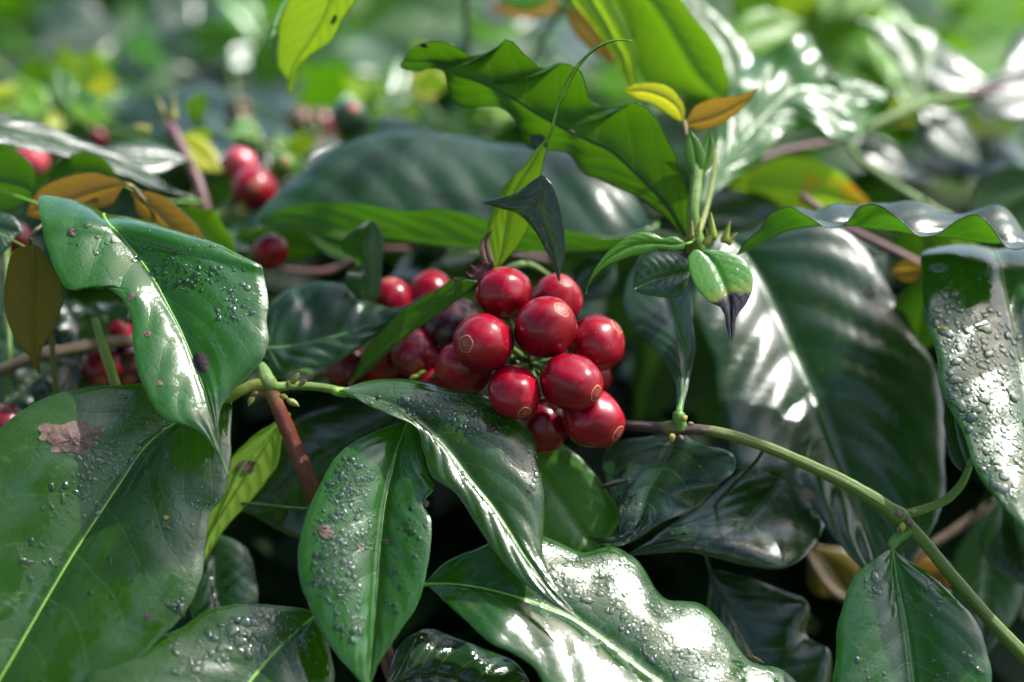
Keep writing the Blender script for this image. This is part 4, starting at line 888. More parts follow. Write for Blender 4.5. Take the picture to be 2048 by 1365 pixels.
# ================================================================== 4  twisted leaf above the cherries
b4 = thing('coffee_branch', 'thin branch with twisted, half-withered leaves just above the cherries', 'branch', P(900, 700, 80), BR)
stem(b4, [(900, 700, 80), (950, 620, 62), (985, 560, 40), (1010, 540, 30), (1060, 530, 40), (1110, 560, 46)], [9, 9, 8, 8, 7, 5], 'green')
leaf(b4, [((990, 540), (995, 540), (1002, 532)), ((978, 500), (1005, 505), (1030, 500)), ((976, 455), (1012, 460), (1056, 458)), ((990, 415), (1020, 410), (1068, 405)), ((1008, 372), (1035, 375), (1080, 358)), ((1048, 332), (1060, 336), (1086, 335)), ((1072, 300), (1078, 304), (1091, 300)), ((1098, 265), (1100, 268), (1102, 270)), ((1112, 220), (1114, 222), (1117, 222)), ((1124, 182), (1128, 184), (1133, 186)), ((1140, 150), (1143, 153), (1150, 150)), ((1172, 110), (1174, 113), (1176, 115)), ((1202, 88), (1203, 90), (1204, 93)), ((1232, 79), (1232, 81), (1232, 83)), ((1263, 81), (1264, 82), (1263, 83))],
     18, (-0.35, -0.25), 'scorched', side='under', ctr=(1040, 400), arch=0.05, ribr=(5, 3), rib='bright', lump=0.3, label='twisted green leaf ending in a long curled point', scars=[(1092, 290, 8, 4, 1.2, SCAB, 'leaf_scar', 0.2)])
leaf(b4, [((1080, 352), (1084, 350), (1090, 354)), ((1050, 372), (1085, 372), (1106, 374)), ((1028, 388), (1085, 396), (1117, 402)), ((965, 405), (1080, 420), (1124, 432)), ((1030, 426), (1086, 450), (1129, 462)), ((1066, 458), (1100, 482), (1130, 492)), ((1090, 500), (1108, 515), (1126, 522)), ((1108, 538), (1114, 542), (1121, 545)), ((1117, 563), (1118, 564), (1119, 563))],
     10, (-0.3, -0.1), 'deep', ctr=(1080, 440), arch=0.08, rib='dark', ribr=(3, 2), lump=0.4, attach=False, label='dark folded leaf hanging over the cherries')
qleaf(b4, (1092, 300), (1060, 270), 34, 22, (-0.2, 0.2), 'deep', attach=False, midrib=False)
leaf(b4, [((985, 520), (980, 522), (976, 524)), ((985, 535), (965, 540), (952, 530)), ((985, 552), (958, 552), (940, 540)), ((960, 566), (945, 560), (932, 552)), ((940, 560), (936, 560), (932, 558))],
     14, (0.1, 0.3), 'dry', rib='blackish', ribr=(3, 2), lump=2.2, wave=(2.0, 3), attach=False, midrib=False, label='withered brown scrap of leaf on top of the cherries')
leaf(b4, [((985, 460), (982, 462), (978, 464)), ((978, 480), (970, 485), (962, 482)), ((982, 505), (972, 505), (958, 505)), ((990, 530), (978, 528), (966, 525))],
     15, (0.2, 0.1), 'dry', rib='blackish', ribr=(3, 2), lump=1.6, attach=False, midrib=False)

# ================================================================== 5  second cherry cluster, behind left
b5 = thing('coffee_branch', 'shaded coffee branch with a second clump of dark cherries behind the sharp ones', 'branch', P(500, 800, 70), BR)
stem(b5, [(500, 800, 70), (620, 760, 60), (720, 720, 56), (800, 680, 56), (880, 640, 60), (960, 600, 68)], [10, 10, 10, 10, 9, 8], 'brown')
B5 = [cherry(b5, 781, 606, 48, 52, (782, 562), 'red', label='cherry peeping over the wavy dark leaf'), cherry(b5, 862, 590, 46, 56, None, 'red', (0.2, 0.9, -0.2), label='cherry partly behind the folded leaf strip'),
      cherry(b5, 906, 655, 60, 36, None, 'black', (0.3, 0.5, -0.6), label='blackened cherry behind the sharp cluster'), cherry(b5, 832, 707, 52, 34, (834, 730), 'wine', label='dark wine cherry with its navel towards us'),
      cherry(b5, 764, 722, 47, 44, None, 'red', (-0.3, -0.5, -0.5)), cherry(b5, 700, 738, 45, 48, None, 'wine', (-0.6, -0.3, -0.4)), cherry(b5, 880, 640, 46, 60, None, 'wine')]
for o_, e in B5: pedicel(b5, np.array(P(828, 660, 56)), e, 6)
for (x, y) in [(835, 752), (862, 752), (820, 760)]: bud(b5, x, y, 24, 22, 12, 0.8, 0.3, RIB['lemon'], 'bract')
leaf(b5, [((528, 690), (530, 695), (532, 702)), ((545, 605, 4), (570, 692), (556, 756)), ((580, 578, 4), (610, 686), (590, 738)), ((592, 580, 8), (640, 678), (625, 734)), ((640, 564, 4), (680, 668), (660, 727)), ((690, 562, 4), (720, 655), (692, 712)), ((710, 590, 6), (752, 640), (722, 692)), ((745, 602, 6), (780, 628), (756, 664)), ((790, 613, 6), (812, 615), (795, 632)), ((835, 596, 4), (842, 600), (840, 604)), ((912, 556), (914, 556), (915, 558))],
     32, (0.0, 0.42), 'dark', ctr=(720, 650), arch=0.05, lump=1.2, quilt=0.6, ribr=(5, 3), rib='green', wave=(0.8, 4), label='dark wavy-edged leaf left of the cherries')
leaf(b5, [((708, 753), (712, 756), (718, 757)), ((724, 712), (735, 728), (748, 733)), ((740, 686), (762, 705), (785, 698)), ((762, 664), (795, 675), (826, 664)), ((790, 633), (830, 645), (868, 636)), ((822, 613), (862, 618), (905, 610)), ((856, 589), (890, 592), (928, 590)), ((888, 570), (912, 574), (945, 574)), ((910, 555), (925, 562), (952, 566)), ((950, 562), (954, 563), (957, 563))],
     20, (-0.25, -0.3), 'mid', side='under', ctr=(830, 650), arch=0.04, quilt=0.15, ribr=(3, 2), rib='green', lump=0.3, label='smooth green leaf strip slanting up to the cherries', scars=[(912, 562, 4, 10, 0.1, SCAB)])
leaf(b5, [((722, 605), (736, 608), (745, 605)), ((690, 565, -4), (730, 580), (758, 590)), ((694, 545, -4), (732, 558), (762, 570)), ((711, 532, 4), (734, 538), (764, 548)), ((708, 518, 4), (732, 520), (766, 525)), ((684, 502, -3), (728, 502), (768, 505)), ((688, 480, -5), (728, 485), (768, 485)), ((712, 458, -5), (735, 465), (762, 462)), ((735, 442), (740, 445), (748, 442))],
     38, (0.0, -0.15), 'dark', ctr=(735, 520), rib='green', ribr=(3, 2), lump=0.6, label='small upright dark leaf with a snaking pale edge')

# ================================================================== 6  bronze shoot at left
b6 = thing('coffee_branch', 'young shoot with bronze and olive leaves at the left edge', 'branch', P(120, 900, 40), BR)
stem(b6, [(120, 900, 40), (110, 760, 34), (95, 620, 30), (70, 520, 22), (60, 480, 16), (120, 430, 26), (200, 395, 34), (255, 368, 32), (285, 395, 30), (320, 450, 34)], [7, 7, 6, 5, 4, 4, 4, 4.5, 4, 3.5], 'olive')
leaf(b6, [((256, 368), (254, 370), (250, 372)), ((232, 358), (236, 372), (240, 388)), ((212, 352), (212, 378), (228, 408)), ((182, 346), (178, 388), (198, 418)), ((142, 351), (140, 402), (168, 424)), ((100, 366), (108, 412), (120, 436)), ((68, 394), (76, 420), (80, 440)), ((52, 428), (53, 430), (54, 432))],
     34, (-0.25, -0.35), 'gold', side='under', ctr=(160, 390), rib='gold', ribr=(4, 2), arch=0.06, label='bronze-brown leaf lying over the wet left leaf')
leaf(b6, [((264, 388), (266, 392), (268, 398)), ((292, 382), (285, 405), (270, 420)), ((328, 393), (315, 428), (292, 445)), ((362, 422), (345, 460), (318, 475)), ((392, 452), (375, 490), (345, 505)), ((410, 492), (398, 520), (380, 530)), ((410, 545), (410, 546), (410, 547))],
     32, (-0.2, -0.3), 'gold', side='under', ctr=(330, 450), rib='gold', ribr=(4, 2), arch=0.06, label='golden leaf behind the top edge of the wet left leaf')
leaf(b6, [((60, 490), (66, 490), (76, 492)), ((30, 500), (68, 505), (96, 520)), ((14, 548), (69, 545), (117, 556)), ((9, 596), (68, 595), (125, 602)), ((16, 640), (67, 640), (116, 645)), ((32, 680), (67, 678), (98, 674)), ((54, 706), (69, 705), (84, 697)), ((66, 728), (72, 728), (80, 724)), ((76, 748), (78, 749), (80, 748))],
     14, (-0.1, -0.25), 'olive', side='under', rib='olive', ribr=(3, 2), arch=0.08, lump=0.4, label='olive-brown leaf hanging at the left edge', drops=[(68, 640, 14, 50, 7, 2, 5), (118, 645, 8, 18, 3, 6, 11)])
leaf(b6, [((-40, 360), (-38, 362), (-36, 364)), ((-20, 310), (-10, 365), (-10, 420)), ((30, 304), (25, 370), (15, 425)), ((66, 334), (50, 378), (40, 415)), ((72, 372), (64, 388), (58, 402)), ((62, 402), (62, 403), (61, 404))],
     40, (-0.3, -0.4), 'mid', side='under', rib='bright', ribr=(4, 2))
leaf(b6, [((-40, 440), (-38, 445), (-36, 450)), ((-10, 425), (0, 455), (0, 510)), ((25, 432), (22, 460), (20, 490)), ((40, 450), (36, 462), (32, 474)), ((44, 464), (44, 466), (43, 468))],
     26, (0.2, 0.4), 'dark', rib='green', ribr=(3, 2), drops=[(5, 525, 10, 14, 3, 5, 9)])
stem(b6, [(190, 640, 26), (205, 690, 20), (225, 750, 14), (240, 800, 12)], [7, 10, 11, 11], 'yellow', name='side_shoot', main=False)

# ================================================================== 7  wet drooping leaf at left
b7 = thing('coffee_branch', 'coffee branch whose wet bitten leaf droops at left before the bronze leaves', 'branch', P(560, 640, 90), BR)
stem(b7, [(560, 640, 90), (480, 600, 70), (400, 560, 55), (330, 530, 44)], [11, 10, 9, 8], 'green')
leaf(b7, [((230, 470, 32), (320, 528, 36), (440, 560, 30)), ((150, 425, 20), (262, 475, 22), (470, 545, 18)), ((78, 392, 6), (208, 424, 8), (502, 528, 6)), ((82, 430), (218, 444), (519, 527)), ((92, 480), (250, 482), (528, 556)), ((112, 545), (285, 525), (537, 602)), ((140, 580), (312, 566), (533, 645)), ((195, 572), (335, 610), (537, 682)), ((245, 602), (356, 650), (523, 722)), ((262, 640), (374, 690), (498, 752)), ((268, 700), (394, 738), (462, 785)), ((282, 765), (412, 785), (442, 815)), ((328, 834), (424, 830), (437, 850)), ((400, 862), (433, 872), (439, 880)), ((432, 900), (440, 905), (446, 905)), ((452, 948), (456, 950), (460, 952))],
     -6, (0.20, 0.44), 'wetmid', vee=0.1, ctr=(330, 640), arch=0.05, lump=1.2, quilt=0.25, ribr=(9, 5), rib='bright', attach=True,
     drops=[(400, 530, 110, 60, 100, 3, 9), (470, 600, 50, 50, 26, 3, 9), (290, 490, 60, 40, 24, 3, 8), (170, 470, 70, 40, 10, 3, 8)], scars=[(402, 724, 17, 21, -0.5, GRIT, 'leaf_scar', 0.1, 0.2), (147, 466, 8, 7, 0, SCAB), (262, 594, 6, 9, 0.3, RIM), (296, 667, 7, 6, 0, RIM), (320, 767, 6, 5, 0, RIM)],
     label='wet leaf with bitten left edge drooping to a thin tip at left')
leaf(b7, [((470, 520), (472, 515), (474, 510)), ((420, 560), (440, 500), (466, 480)), ((370, 520), (400, 470), (440, 440)), ((340, 470), (370, 440), (425, 420)), ((330, 430), (345, 425), (380, 415)), ((320, 415), (322, 414), (325, 413))],
     44, (-0.1, -0.2), 'fresh', side='under', rib='bright', ribr=(4, 2))

# ================================================================== 8  blurred V-folded leaf behind the cherries
b8 = thing('coffee_branch', 'slightly blurred branch with a broad V-folded leaf behind the cherries', 'branch', P(1500, 560, 120), BB)
stem(b8, [(1500, 560, 120), (1400, 500, 104), (1320, 470, 92), (1240, 460, 84)], [10, 10, 9, 8], 'green')
leaf(b8, [((1300, 455), (1302, 458), (1300, 450)), ((1230, 478, -6), (1240, 490), (1270, 400, 8)), ((1150, 462, -10), (1150, 500), (1190, 325, 9)), ((1060, 448, -12), (1050, 500), (1090, 292, 12)), ((980, 437, -12), (960, 495), (1000, 286, 13)), ((880, 416, -12), (870, 486), (900, 270, 13)), ((800, 417, -12), (790, 474), (800, 262, 12)), ((720, 406, -10), (710, 466), (725, 276, 10)), ((640, 404, -8), (630, 460), (655, 305, 7)), ((570, 415, -5), (560, 458), (590, 358, 8)), ((520, 440), (518, 456), (530, 410, 3)), ((492, 466), (492, 468), (494, 464))],
     66, (0.0, 0.35), 'dark', ctr=(880, 420), arch=0.05, lump=1.8, quilt=0.6, ribr=(6, 3), rib='green', label='broad dark leaf folded along its rib behind the cherries')
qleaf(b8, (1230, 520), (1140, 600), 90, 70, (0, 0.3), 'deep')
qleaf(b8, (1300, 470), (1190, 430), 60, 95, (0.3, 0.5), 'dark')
for (b_, t_, w_, d_) in [((1400, 505), (1200, 690), 170, 118), ((1460, 540), (1270, 850), 190, 130), ((1310, 475), (1130, 590), 130, 112), ((1480, 550), (1420, 900), 190, 138), ((1250, 462), (1090, 540), 100, 105)]:  # dark backdrop leaves added, turned from the sun, to blacken the gap
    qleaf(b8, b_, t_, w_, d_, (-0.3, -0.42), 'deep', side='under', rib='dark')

# ================================================================== 9  left: blue-grey leaf and purple-stemmed branch with cherries
b9 = thing('coffee_branch', 'blurred purple-stemmed branch with pink-red cherries at upper left', 'branch', P(430, 560, 100), BB)
stem(b9, [(460, 620, 110), (430, 500, 100), (415, 430, 98), (398, 370, 100), (370, 310, 105), (345, 262, 110), (325, 235, 118)], [13, 13, 13, 14, 13, 12, 8], 'purple', nodes=[(345, 262, 0.3)])
for (x, y, dx, dy, l, w) in [(330, 240, -0.3, 0.9, 60, 22), (345, 245, 0.1, 0.9, 70, 26), (300, 262, -0.9, 0.1, 50, 26), (385, 420, 0.1, 0.9, 50, 16), (440, 440, 0.6, 0.6, 40, 26), (478, 432, 0.3, 0.5, 46, 44)]:
    bud(b9, x, y, 105, l, w, dx, dy, BUD, 'stipule', True)
B9 = [cherry(b9, 508, 380, 46, 108, (518, 376), 'red', det=0), cherry(b9, 482, 330, 34, 124, None, 'pink', (-0.4, 0.5, 0.2), det=0), cherry(b9, 541, 505, 36, 72, (560, 480), 'red', det=0), cherry(b9, 566, 332, 26, 130, None, 'green', (0.2, 0.2, 0.5), det=0)]
for o_, e in B9: pedicel(b9, np.array(P(420, 440, 99)), e, 4)
qleaf(b9, (350, 270), (445, 345), 62, 120, (0.1, 0.5), 'lemon')
qleaf(b9, (350, 262), (480, 300), 80, 150, (0.0, 0.93), 'dark')
leaf(b9, [((-120, 205), (-122, 210), (-120, 215)), ((-60, 200), (-50, 240), (-60, 290)), ((0, 226), (0, 262), (0, 290)), ((70, 246), (75, 278), (60, 302)), ((140, 272), (145, 298), (115, 312)), ((210, 296), (205, 314), (170, 328)), ((275, 328), (268, 340), (235, 346)), ((335, 370), (328, 370), (300, 372)), ((390, 395), (390, 397), (388, 398))],
     62, (0.44, 0.54), 'dark', ctr=(150, 300), lump=1.0, arch=0.04, ribr=(5, 3), rib='green', label='blue-grey shining leaf slanting in from the left edge', attach=False)
qleaf(b9, (372, 318), (190, 300), 66, 88, (0.42, 0.55), 'dark', bow=-8)
qleaf(b9, (250, 372), (84, 372), 86, 60, (-0.2, -0.4), 'mid', side='under', bow=26)
qleaf(b9, (470, 470), (650, 500), 90, 84, (-0.2, -0.4), 'mid', side='under')
qleaf(b9, (430, 480), (560, 470), 50, 92, (0.1, 0.93), 'dark')

b10 = thing('coffee_branch', 'blurred tan forked twig with dark red cherries at upper left', 'branch', P(560, 420, 170), BB)
stem(b10, [(480, 420, 160), (520, 345, 168), (560, 318, 176), (620, 290, 190), (690, 262, 205), (760, 240, 220)], [10, 10, 10, 10, 9, 8], 'tan')
stem(b10, [(545, 322, 172), (525, 290, 178), (500, 255, 190), (480, 225, 205)], [10, 10, 9, 7], 'tan', name='side_twig')
B10 = [cherry(b10, 600, 245, 30, 230, None, 'wine', det=0), cherry(b10, 640, 252, 34, 235, None, 'wine', det=0), cherry(b10, 465, 128, 26, 360, None, 'wine', det=0), cherry(b10, 700, 236, 38, 150, None, 'dull', (0.2, 0.3, 0.6), det=0), cherry(b10, 480, 222, 26, 240, None, 'wine', det=0)]
for o_, e in (B10[0], B10[1], B10[3], B10[4]): pedicel(b10, np.array(P(640, 284, 196)), e, 5)
pedicel(b10, np.array(P(480, 225, 205)), B10[2][1], 5)
qleaf(b10, (640, 290), (400, 240), 130, 250, (0.05, 0.93), 'dark', bow=20)
qleaf(b10, (480, 228), (330, 215), 110, 240, (0.05, 0.93), 'dark')
qleaf(b10, (690, 262), (860, 258), 60, 150, (0.0, 0.93), 'dark')
qleaf(b10, (745, 245), (680, 150), 70, 190, (-0.2, -0.2), 'lime', side='under', bow=20, fold=-4)
qleaf(b10, (760, 240), (790, 150), 70, 200, (0.3, 0.3), 'lime', bow=-10)
qleaf(b10, (770, 245), (845, 215), 50, 190, (0.0, 0.3), 'lime')

b11 = thing('coffee_branch', 'blurred branch with an upright lime leaf at upper left', 'branch', P(-150, 60, 240), BB)
stem(b11, [(-150, 40, 250), (-40, 90, 235), (20, 150, 225), (120, 205, 215), (200, 250, 205), (290, 275, 190)], [9, 9, 9, 9, 9, 8], 'green')
leaf(b11, [((192, 240), (195, 242), (198, 240)), ((140, 215), (178, 215), (205, 210)), ((112, 175), (165, 175), (214, 175)), ((105, 130), (160, 135), (214, 130)), ((118, 100), (158, 118), (200, 102)), ((125, 92), (156, 112), (196, 95))],
     215, (0.0, -0.2), 'lime', side='under', rib='bright', ribr=(5, 3), label='upright lime leaf, blurred, at upper left')
qleaf(b11, (70, 185), (75, 110), 80, 240, (0, -0.3), 'fresh', side='under')
qleaf(b11, (30, 170), (100, 240), 70, 200, (0.2, 0.4), 'lime')
qleaf(b11, (60, 190), (-60, 210), 60, 210, (0.2, 0.4), 'lemon')
qleaf(b11, (130, 215), (230, 235), 50, 200, (0.2, 0.5), 'lime')
B11 = [cherry(b11, 62, 322, 32, 130, None, 'pink', (0.3, 0.5, 0.4), det=0), cherry(b11, 195, 276, 20, 190, None, 'wine', det=0)]
for o_, e in B11: pedicel(b11, np.array(P(150, 225, 212)), e, 5)

b12 = thing('coffee_branch', 'blurred branch of grey-blue shining leaves at the top left corner', 'branch', P(-100, 160, 420), BB)
stem(b12, [(-150, 150, 430), (60, 110, 420), (220, 70, 430), (400, 60, 450), (560, 40, 470)], [12, 12, 11, 10, 8], 'brown')
for (b_, t_, w, d, n_) in [((60, 100), (260, 60), 110, 410, (0.32, 0.52)), ((40, 120), (60, 260), 130, 400, (-0.1, 0.87)), ((220, 70), (60, 20), 120, 430, (0.34, 0.46)), ((230, 75), (420, 150), 120, 420, (0.32, 0.52)), ((400, 60), (560, 130), 130, 440, (0.1, 0.87)), ((390, 60), (300, -30), 110, 460, (0.32, 0.52)), ((420, 62), (520, 0), 110, 460, (0.1, 0.87)), ((240, 80), (300, 170), 90, 400, (0.1, 0.7)), ((560, 45), (700, 110), 110, 470, (0, 0.3)), ((100, 105), (180, 200), 100, 400, (0, 0.87))]:
    qleaf(b12, b_, t_, w, d, n_, 'dark')
qleaf(b12, (240, 80), (390, 130), 70, 390, (0.2, 0.3), 'fresh')

b13 = thing('coffee_branch', 'branch reaching in from the top with a drooping translucent lime leaf', 'branch', P(720, -180, 60), BB)
stem(b13, [(760, -260, 70), (700, -160, 60), (650, -80, 52), (640, -60, 50)], [9, 9, 8, 7], 'green')
leaf(b13, [((636, -66), (640, -64), (646, -62)), ((600, -40), (665, -30), (730, -50)), ((578, 0), (660, 5), (712, 0)), ((560, 45), (640, 50), (688, 35)), ((551, 95), (612, 95), (660, 85)), ((553, 132), (590, 128), (618, 115)), ((566, 152), (581, 150), (594, 140)), ((577, 163), (582, 164), (589, 168)), ((574, 178), (578, 180), (584, 182)), ((578, 188), (579, 189), (580, 188))],
     40, (-0.3, -0.35), 'lime', side='under', ctr=(630, 60), rib='bright', ribr=(4, 2), arch=0.06, label='drooping lime leaf with curled tip at the top edge', scars=[(669, 40, 5, 11, 0.5, SCAB, 'leaf_scar', 0.3)])
leaf(b13, [((582, -30), (590, -20), (600, -10)), ((560, 10), (565, 20), (575, 30)), ((542, 50), (552, 60), (560, 66)), ((534, 92), (544, 98), (556, 98)), ((548, 122), (552, 124), (557, 125))],
     46, (0.1, 0.5), 'fresh', rib='bright', ribr=(3, 2), attach=True, midrib=False)

b14 = thing('coffee_branch', 'blurred branch dropping from the top edge with lime and orange leaves', 'branch', P(1150, -200, 130), BB)
stem(b14, [(1180, -220, 130), (1150, -60, 110), (1120, 20, 120), (1085, 85, 132), (1050, 140, 150)], [8, 8, 7, 6, 5], 'green')
stem(b14, [(935, -200, 130), (934, -60, 130), (932, 20, 134), (934, 100, 140), (940, 180, 160)], [8, 8, 7, 7, 6], 'dark', name='hanging_twig', main=False)
leaf(b14, [((1110, -70), (1120, -70), (1135, -74)), ((1130, -30), (1165, -36), (1205, -30)), ((1150, 8), (1190, 10), (1228, 10)), ((1178, 42), (1212, 45), (1246, 45)), ((1205, 78), (1228, 78), (1260, 72)), ((1232, 118), (1248, 115), (1272, 100)), ((1246, 150), (1258, 146), (1271, 138)), ((1258, 172), (1264, 170), (1276, 162)), ((1266, 182), (1268, 182), (1270, 181))],
     60, (-0.3, -0.2), 'lime', ctr=(1220, 70), rib='bright', ribr=(4, 2), label='lime leaf with curled white-edged tip at top centre')
qleaf(b14, (1126, 10), (1232, 134), 50, 92, (-0.2, 0.1), 'orange', label='narrow orange leaf beside the lime one', bow=-6)
qleaf(b14, (1130, 10), (980, 20), 60, 150, (0.1, 0.3), 'orange', bow=6)
qleaf(b14, (1120, -40), (1000, 8), 70, 90, (0.0, 0.3), 'fresh')
leaf(b14, [((1200, -60), (1210, -60), (1220, -64)), ((1235, 0), (1290, -10), (1350, -20)), ((1262, 60), (1330, 40), (1385, 30)), ((1270, 120), (1360, 90), (1420, 70)), ((1300, 170), (1390, 140), (1446, 112)), ((1370, 192), (1420, 176), (1460, 160)), ((1440, 205), (1450, 200), (1458, 192))],
     95, (-0.25, -0.35), 'fresh', side='under', ctr=(1350, 90), rib='bright', ribr=(5, 3), label='broad backlit green leaf at the top right of centre')

b15 = thing('coffee_branch', 'blurred branch with a glaring white crumpled leaf at upper right', 'branch', P(1480, 420, 130), BB)
stem(b15, [(1380, 430, 120), (1450, 372, 118), (1500, 330, 118), (1560, 305, 124), (1640, 288, 132), (1700, 272, 140), (1760, 248, 150), (1840, 215, 160), (1930, 190, 172), (2080, 150, 190)], [9, 9, 10, 10, 10, 11, 12, 12, 11, 10], 'purple')
stem(b15, [(1690, 275, 140), (1720, 320, 128), (1780, 365, 120), (1860, 415, 114), (1960, 470, 110)], [9, 10, 11, 11, 11], 'green', name='side_shoot')
stem(b15, [(1700, 268, 136), (1770, 240, 144), (1840, 211, 154), (1925, 188, 168)], [11.5, 12.5, 12.5, 11.5], 'green', name='green_twig', main=False)
leaf(b15, [((1400, 400), (1406, 402), (1412, 404)), ((1412, 330), (1440, 345), (1460, 362)), ((1432, 260), (1480, 290), (1520, 318)), ((1450, 200, 2), (1520, 245), (1570, 262)), ((1475, 150, -2), (1555, 205), (1612, 254)), ((1520, 110, 2), (1592, 178), (1652, 282, -3)), ((1575, 82, -2), (1625, 172), (1690, 286, 2)), ((1612, 78, 2), (1655, 178), (1722, 270, -2)), ((1650, 132, -2), (1690, 186), (1750, 235, 2)), ((1705, 153), (1728, 186), (1765, 205)), ((1772, 184), (1774, 187), (1773, 190))],
     100, (0.29, 0.49), 'gloss', ctr=(1590, 190), arch=0.05, lump=1.3, quilt=0.9, wave=(2.5, 3), ribr=(5, 3), rib='green', label='crumpled leaf glaring white in the sun at upper right')
leaf(b15, [((1420, 210), (1424, 212), (1428, 210)), ((1440, 130), (1470, 150), (1510, 150)), ((1410, 70), (1450, 90), (1500, 100)), ((1380, 25), (1410, 40), (1462, 56)), ((1350, -20), (1370, -10), (1400, 0)), ((1330, -60), (1332, -60), (1334, -60))],
     125, (0.3, 0.45), 'gloss', rib='green', ribr=(5, 3), lump=1.0, attach=True)
leaf(b15, [((1832, 212), (1835, 214), (1838, 212)), ((1824, 172), (1836, 172), (1848, 165)), ((1790, 122), (1832, 125), (1872, 120)), ((1752, 80), (1815, 92), (1882, 88)), ((1735, 58), (1795, 66), (1868, 64)), ((1705, 44), (1750, 46), (1790, 55)), ((1660, 38), (1662, 38), (1664, 40))],
     165, (0.235, 0.50), 'gloss', lump=1.5, quilt=0.5, rib='green', ribr=(8, 4), label='white-glaring leaf on a short stalk at upper right', petiole=20)
qleaf(b15, (1980, 170), (1790, 40), 90, 200, (0.15, 0.64), 'dark', bow=-30)
qleaf(b15, (2000, 160), (2200, 40), 130, 210, (0.12, 0.66), 'dark')
qleaf(b15, (1930, 190), (2150, 180), 90, 180, (0.1, 0.7), 'dark', bow=10)
qleaf(b15, (1840, 215), (1960, 330), 90, 170, (0.35, 0.5), 'dark')
qleaf(b15, (1700, 275), (1830, 360), 60, 150, (0.3, 0.5), 'dark')
qleaf(b15, (1450, 372), (1760, 430), 130, 112, (-0.2, -0.3), 'spotted', side='under', bow=-20, label='green leaf with orange blotches under the purple stem')
qleaf(b15, (1380, 430), (1600, 440), 110, 110, (0.0, 0.5), 'deep')
qleaf(b15, (1930, 455), (2120, 350), 140, 112, (0.0, 0.0), 'deep', side='under')
qleaf(b15, (1960, 470), (1800, 560), 120, 100, (-0.1, -0.3), 'spotted', side='under')
qleaf(b15, (1840, 420), (1860, 600), 120, 96, (-0.2, -0.3), 'mid', side='under')

b16 = thing('coffee_branch', 'purple-brown twig slanting down behind the wavy leaf at right', 'branch', P(1600, 400, 90), BB)
stem(b16, [(1600, 390, 88), (1690, 455, 84), (1760, 490, 80), (1850, 535, 76), (1960, 590, 72), (2100, 650, 70)], [10, 11, 12, 13, 13, 13], 'purple')
qleaf(b16, (1850, 540), (1780, 545), 44, 62, (-0.2, -0.2), 'orange', label='small orange-red leaf under the purple twig')
qleaf(b16, (1860, 545), (1830, 720), 120, 60, (-0.2, -0.3), 'mid', side='under')
qleaf(b16, (1780, 500), (1640, 560), 110, 84, (0.0, 0.4), 'deep')

b17 = thing('coffee_branch', 'old brown twig with shaded cherries under the wet leaves at left', 'branch', P(-60, 770, 50), BR)
stem(b17, [(-80, 770, 46), (0, 742, 44), (70, 715, 44), (140, 700, 46), (200, 688, 50), (300, 680, 60), (420, 690, 70)], [14, 14, 14, 14, 13, 12, 11], 'brown', nodes=[(100, 708, 0.3)])
B17 = [cherry(b17, 240, 668, 28, 60, None, 'red', (0.2, 0.6, 0.3)), cherry(b17, 258, 728, 46, 66, None, 'black', (0.1, -0.5, 0.5)), cherry(b17, 205, 735, 40, 58, None, 'wine', (0.1, -0.5, 0.5)), cherry(b17, 10, 860, 50, 50, None, 'wine', (0.1, -0.5, 0.5)), cherry(b17, 30, 480, 36, 70, None, 'wine')]  # wine and black skins put the shade under the leaves into the colour
for o_, e in B17[:3]: pedicel(b17, np.array(P(215, 690, 53)), e, 6)
pedicel(b17, np.array(P(20, 735, 45)), B17[3][1], 6); pedicel(b17, np.array(P(20, 735, 45)), B17[4][1], 6)
for (b_, t_, w, d, n_, m_) in [((140, 705), (10, 810), 110, 56, (0.2, 0.5), 'deep'), ((150, 690), (270, 610), 90, 58, (0, 0.3), 'dark'), ((60, 715), (-60, 640), 100, 60, (0.1, 0.4), 'dark'), ((180, 690), (120, 600), 80, 66, (0.3, 0.5), 'deep'), ((160, 710), (110, 830), 90, 52, (0.4, 0.55), 'deep'), ((200, 690), (170, 620), 60, 50, (-0.1, -0.2), 'mid')]:
    qleaf(b17, b_, t_, w, d, n_, m_, wave=(1.5, 3), ripple=0.05, rib='dark')

b18 = thing('coffee_branch', 'dim branch with an unripe round cherry between the blurred leaf and the sharp cherries', 'branch', P(980, 470, 130), BB)
stem(b18, [(1100, 520, 130), (980, 500, 120), (880, 505, 112), (760, 500, 110), (640, 545, 100), (560, 540, 100)], [8, 8, 8, 8, 9, 9], 'purple')
B18 = [cherry(b18, 862, 492, 36, 92, None, 'dull', (0.1, 0.2, 0.8), det=0), cherry(b18, 826, 462, 13, 100, None, 'pink', det=0), cherry(b18, 826, 488, 12, 100, None, 'red', det=0)]
for o_, e in B18: pedicel(b18, np.array(P(868, 515, 112)), e, 4)
qleaf(b18, (880, 510), (780, 555), 60, 88, (0.0, 0.93), 'dark')
qleaf(b18, (960, 505), (800, 530), 70, 108, (0.1, 0.5), 'deep')
qleaf(b18, (760, 500), (600, 450), 80, 118, (0.0, 0.3), 'mid', side='under')

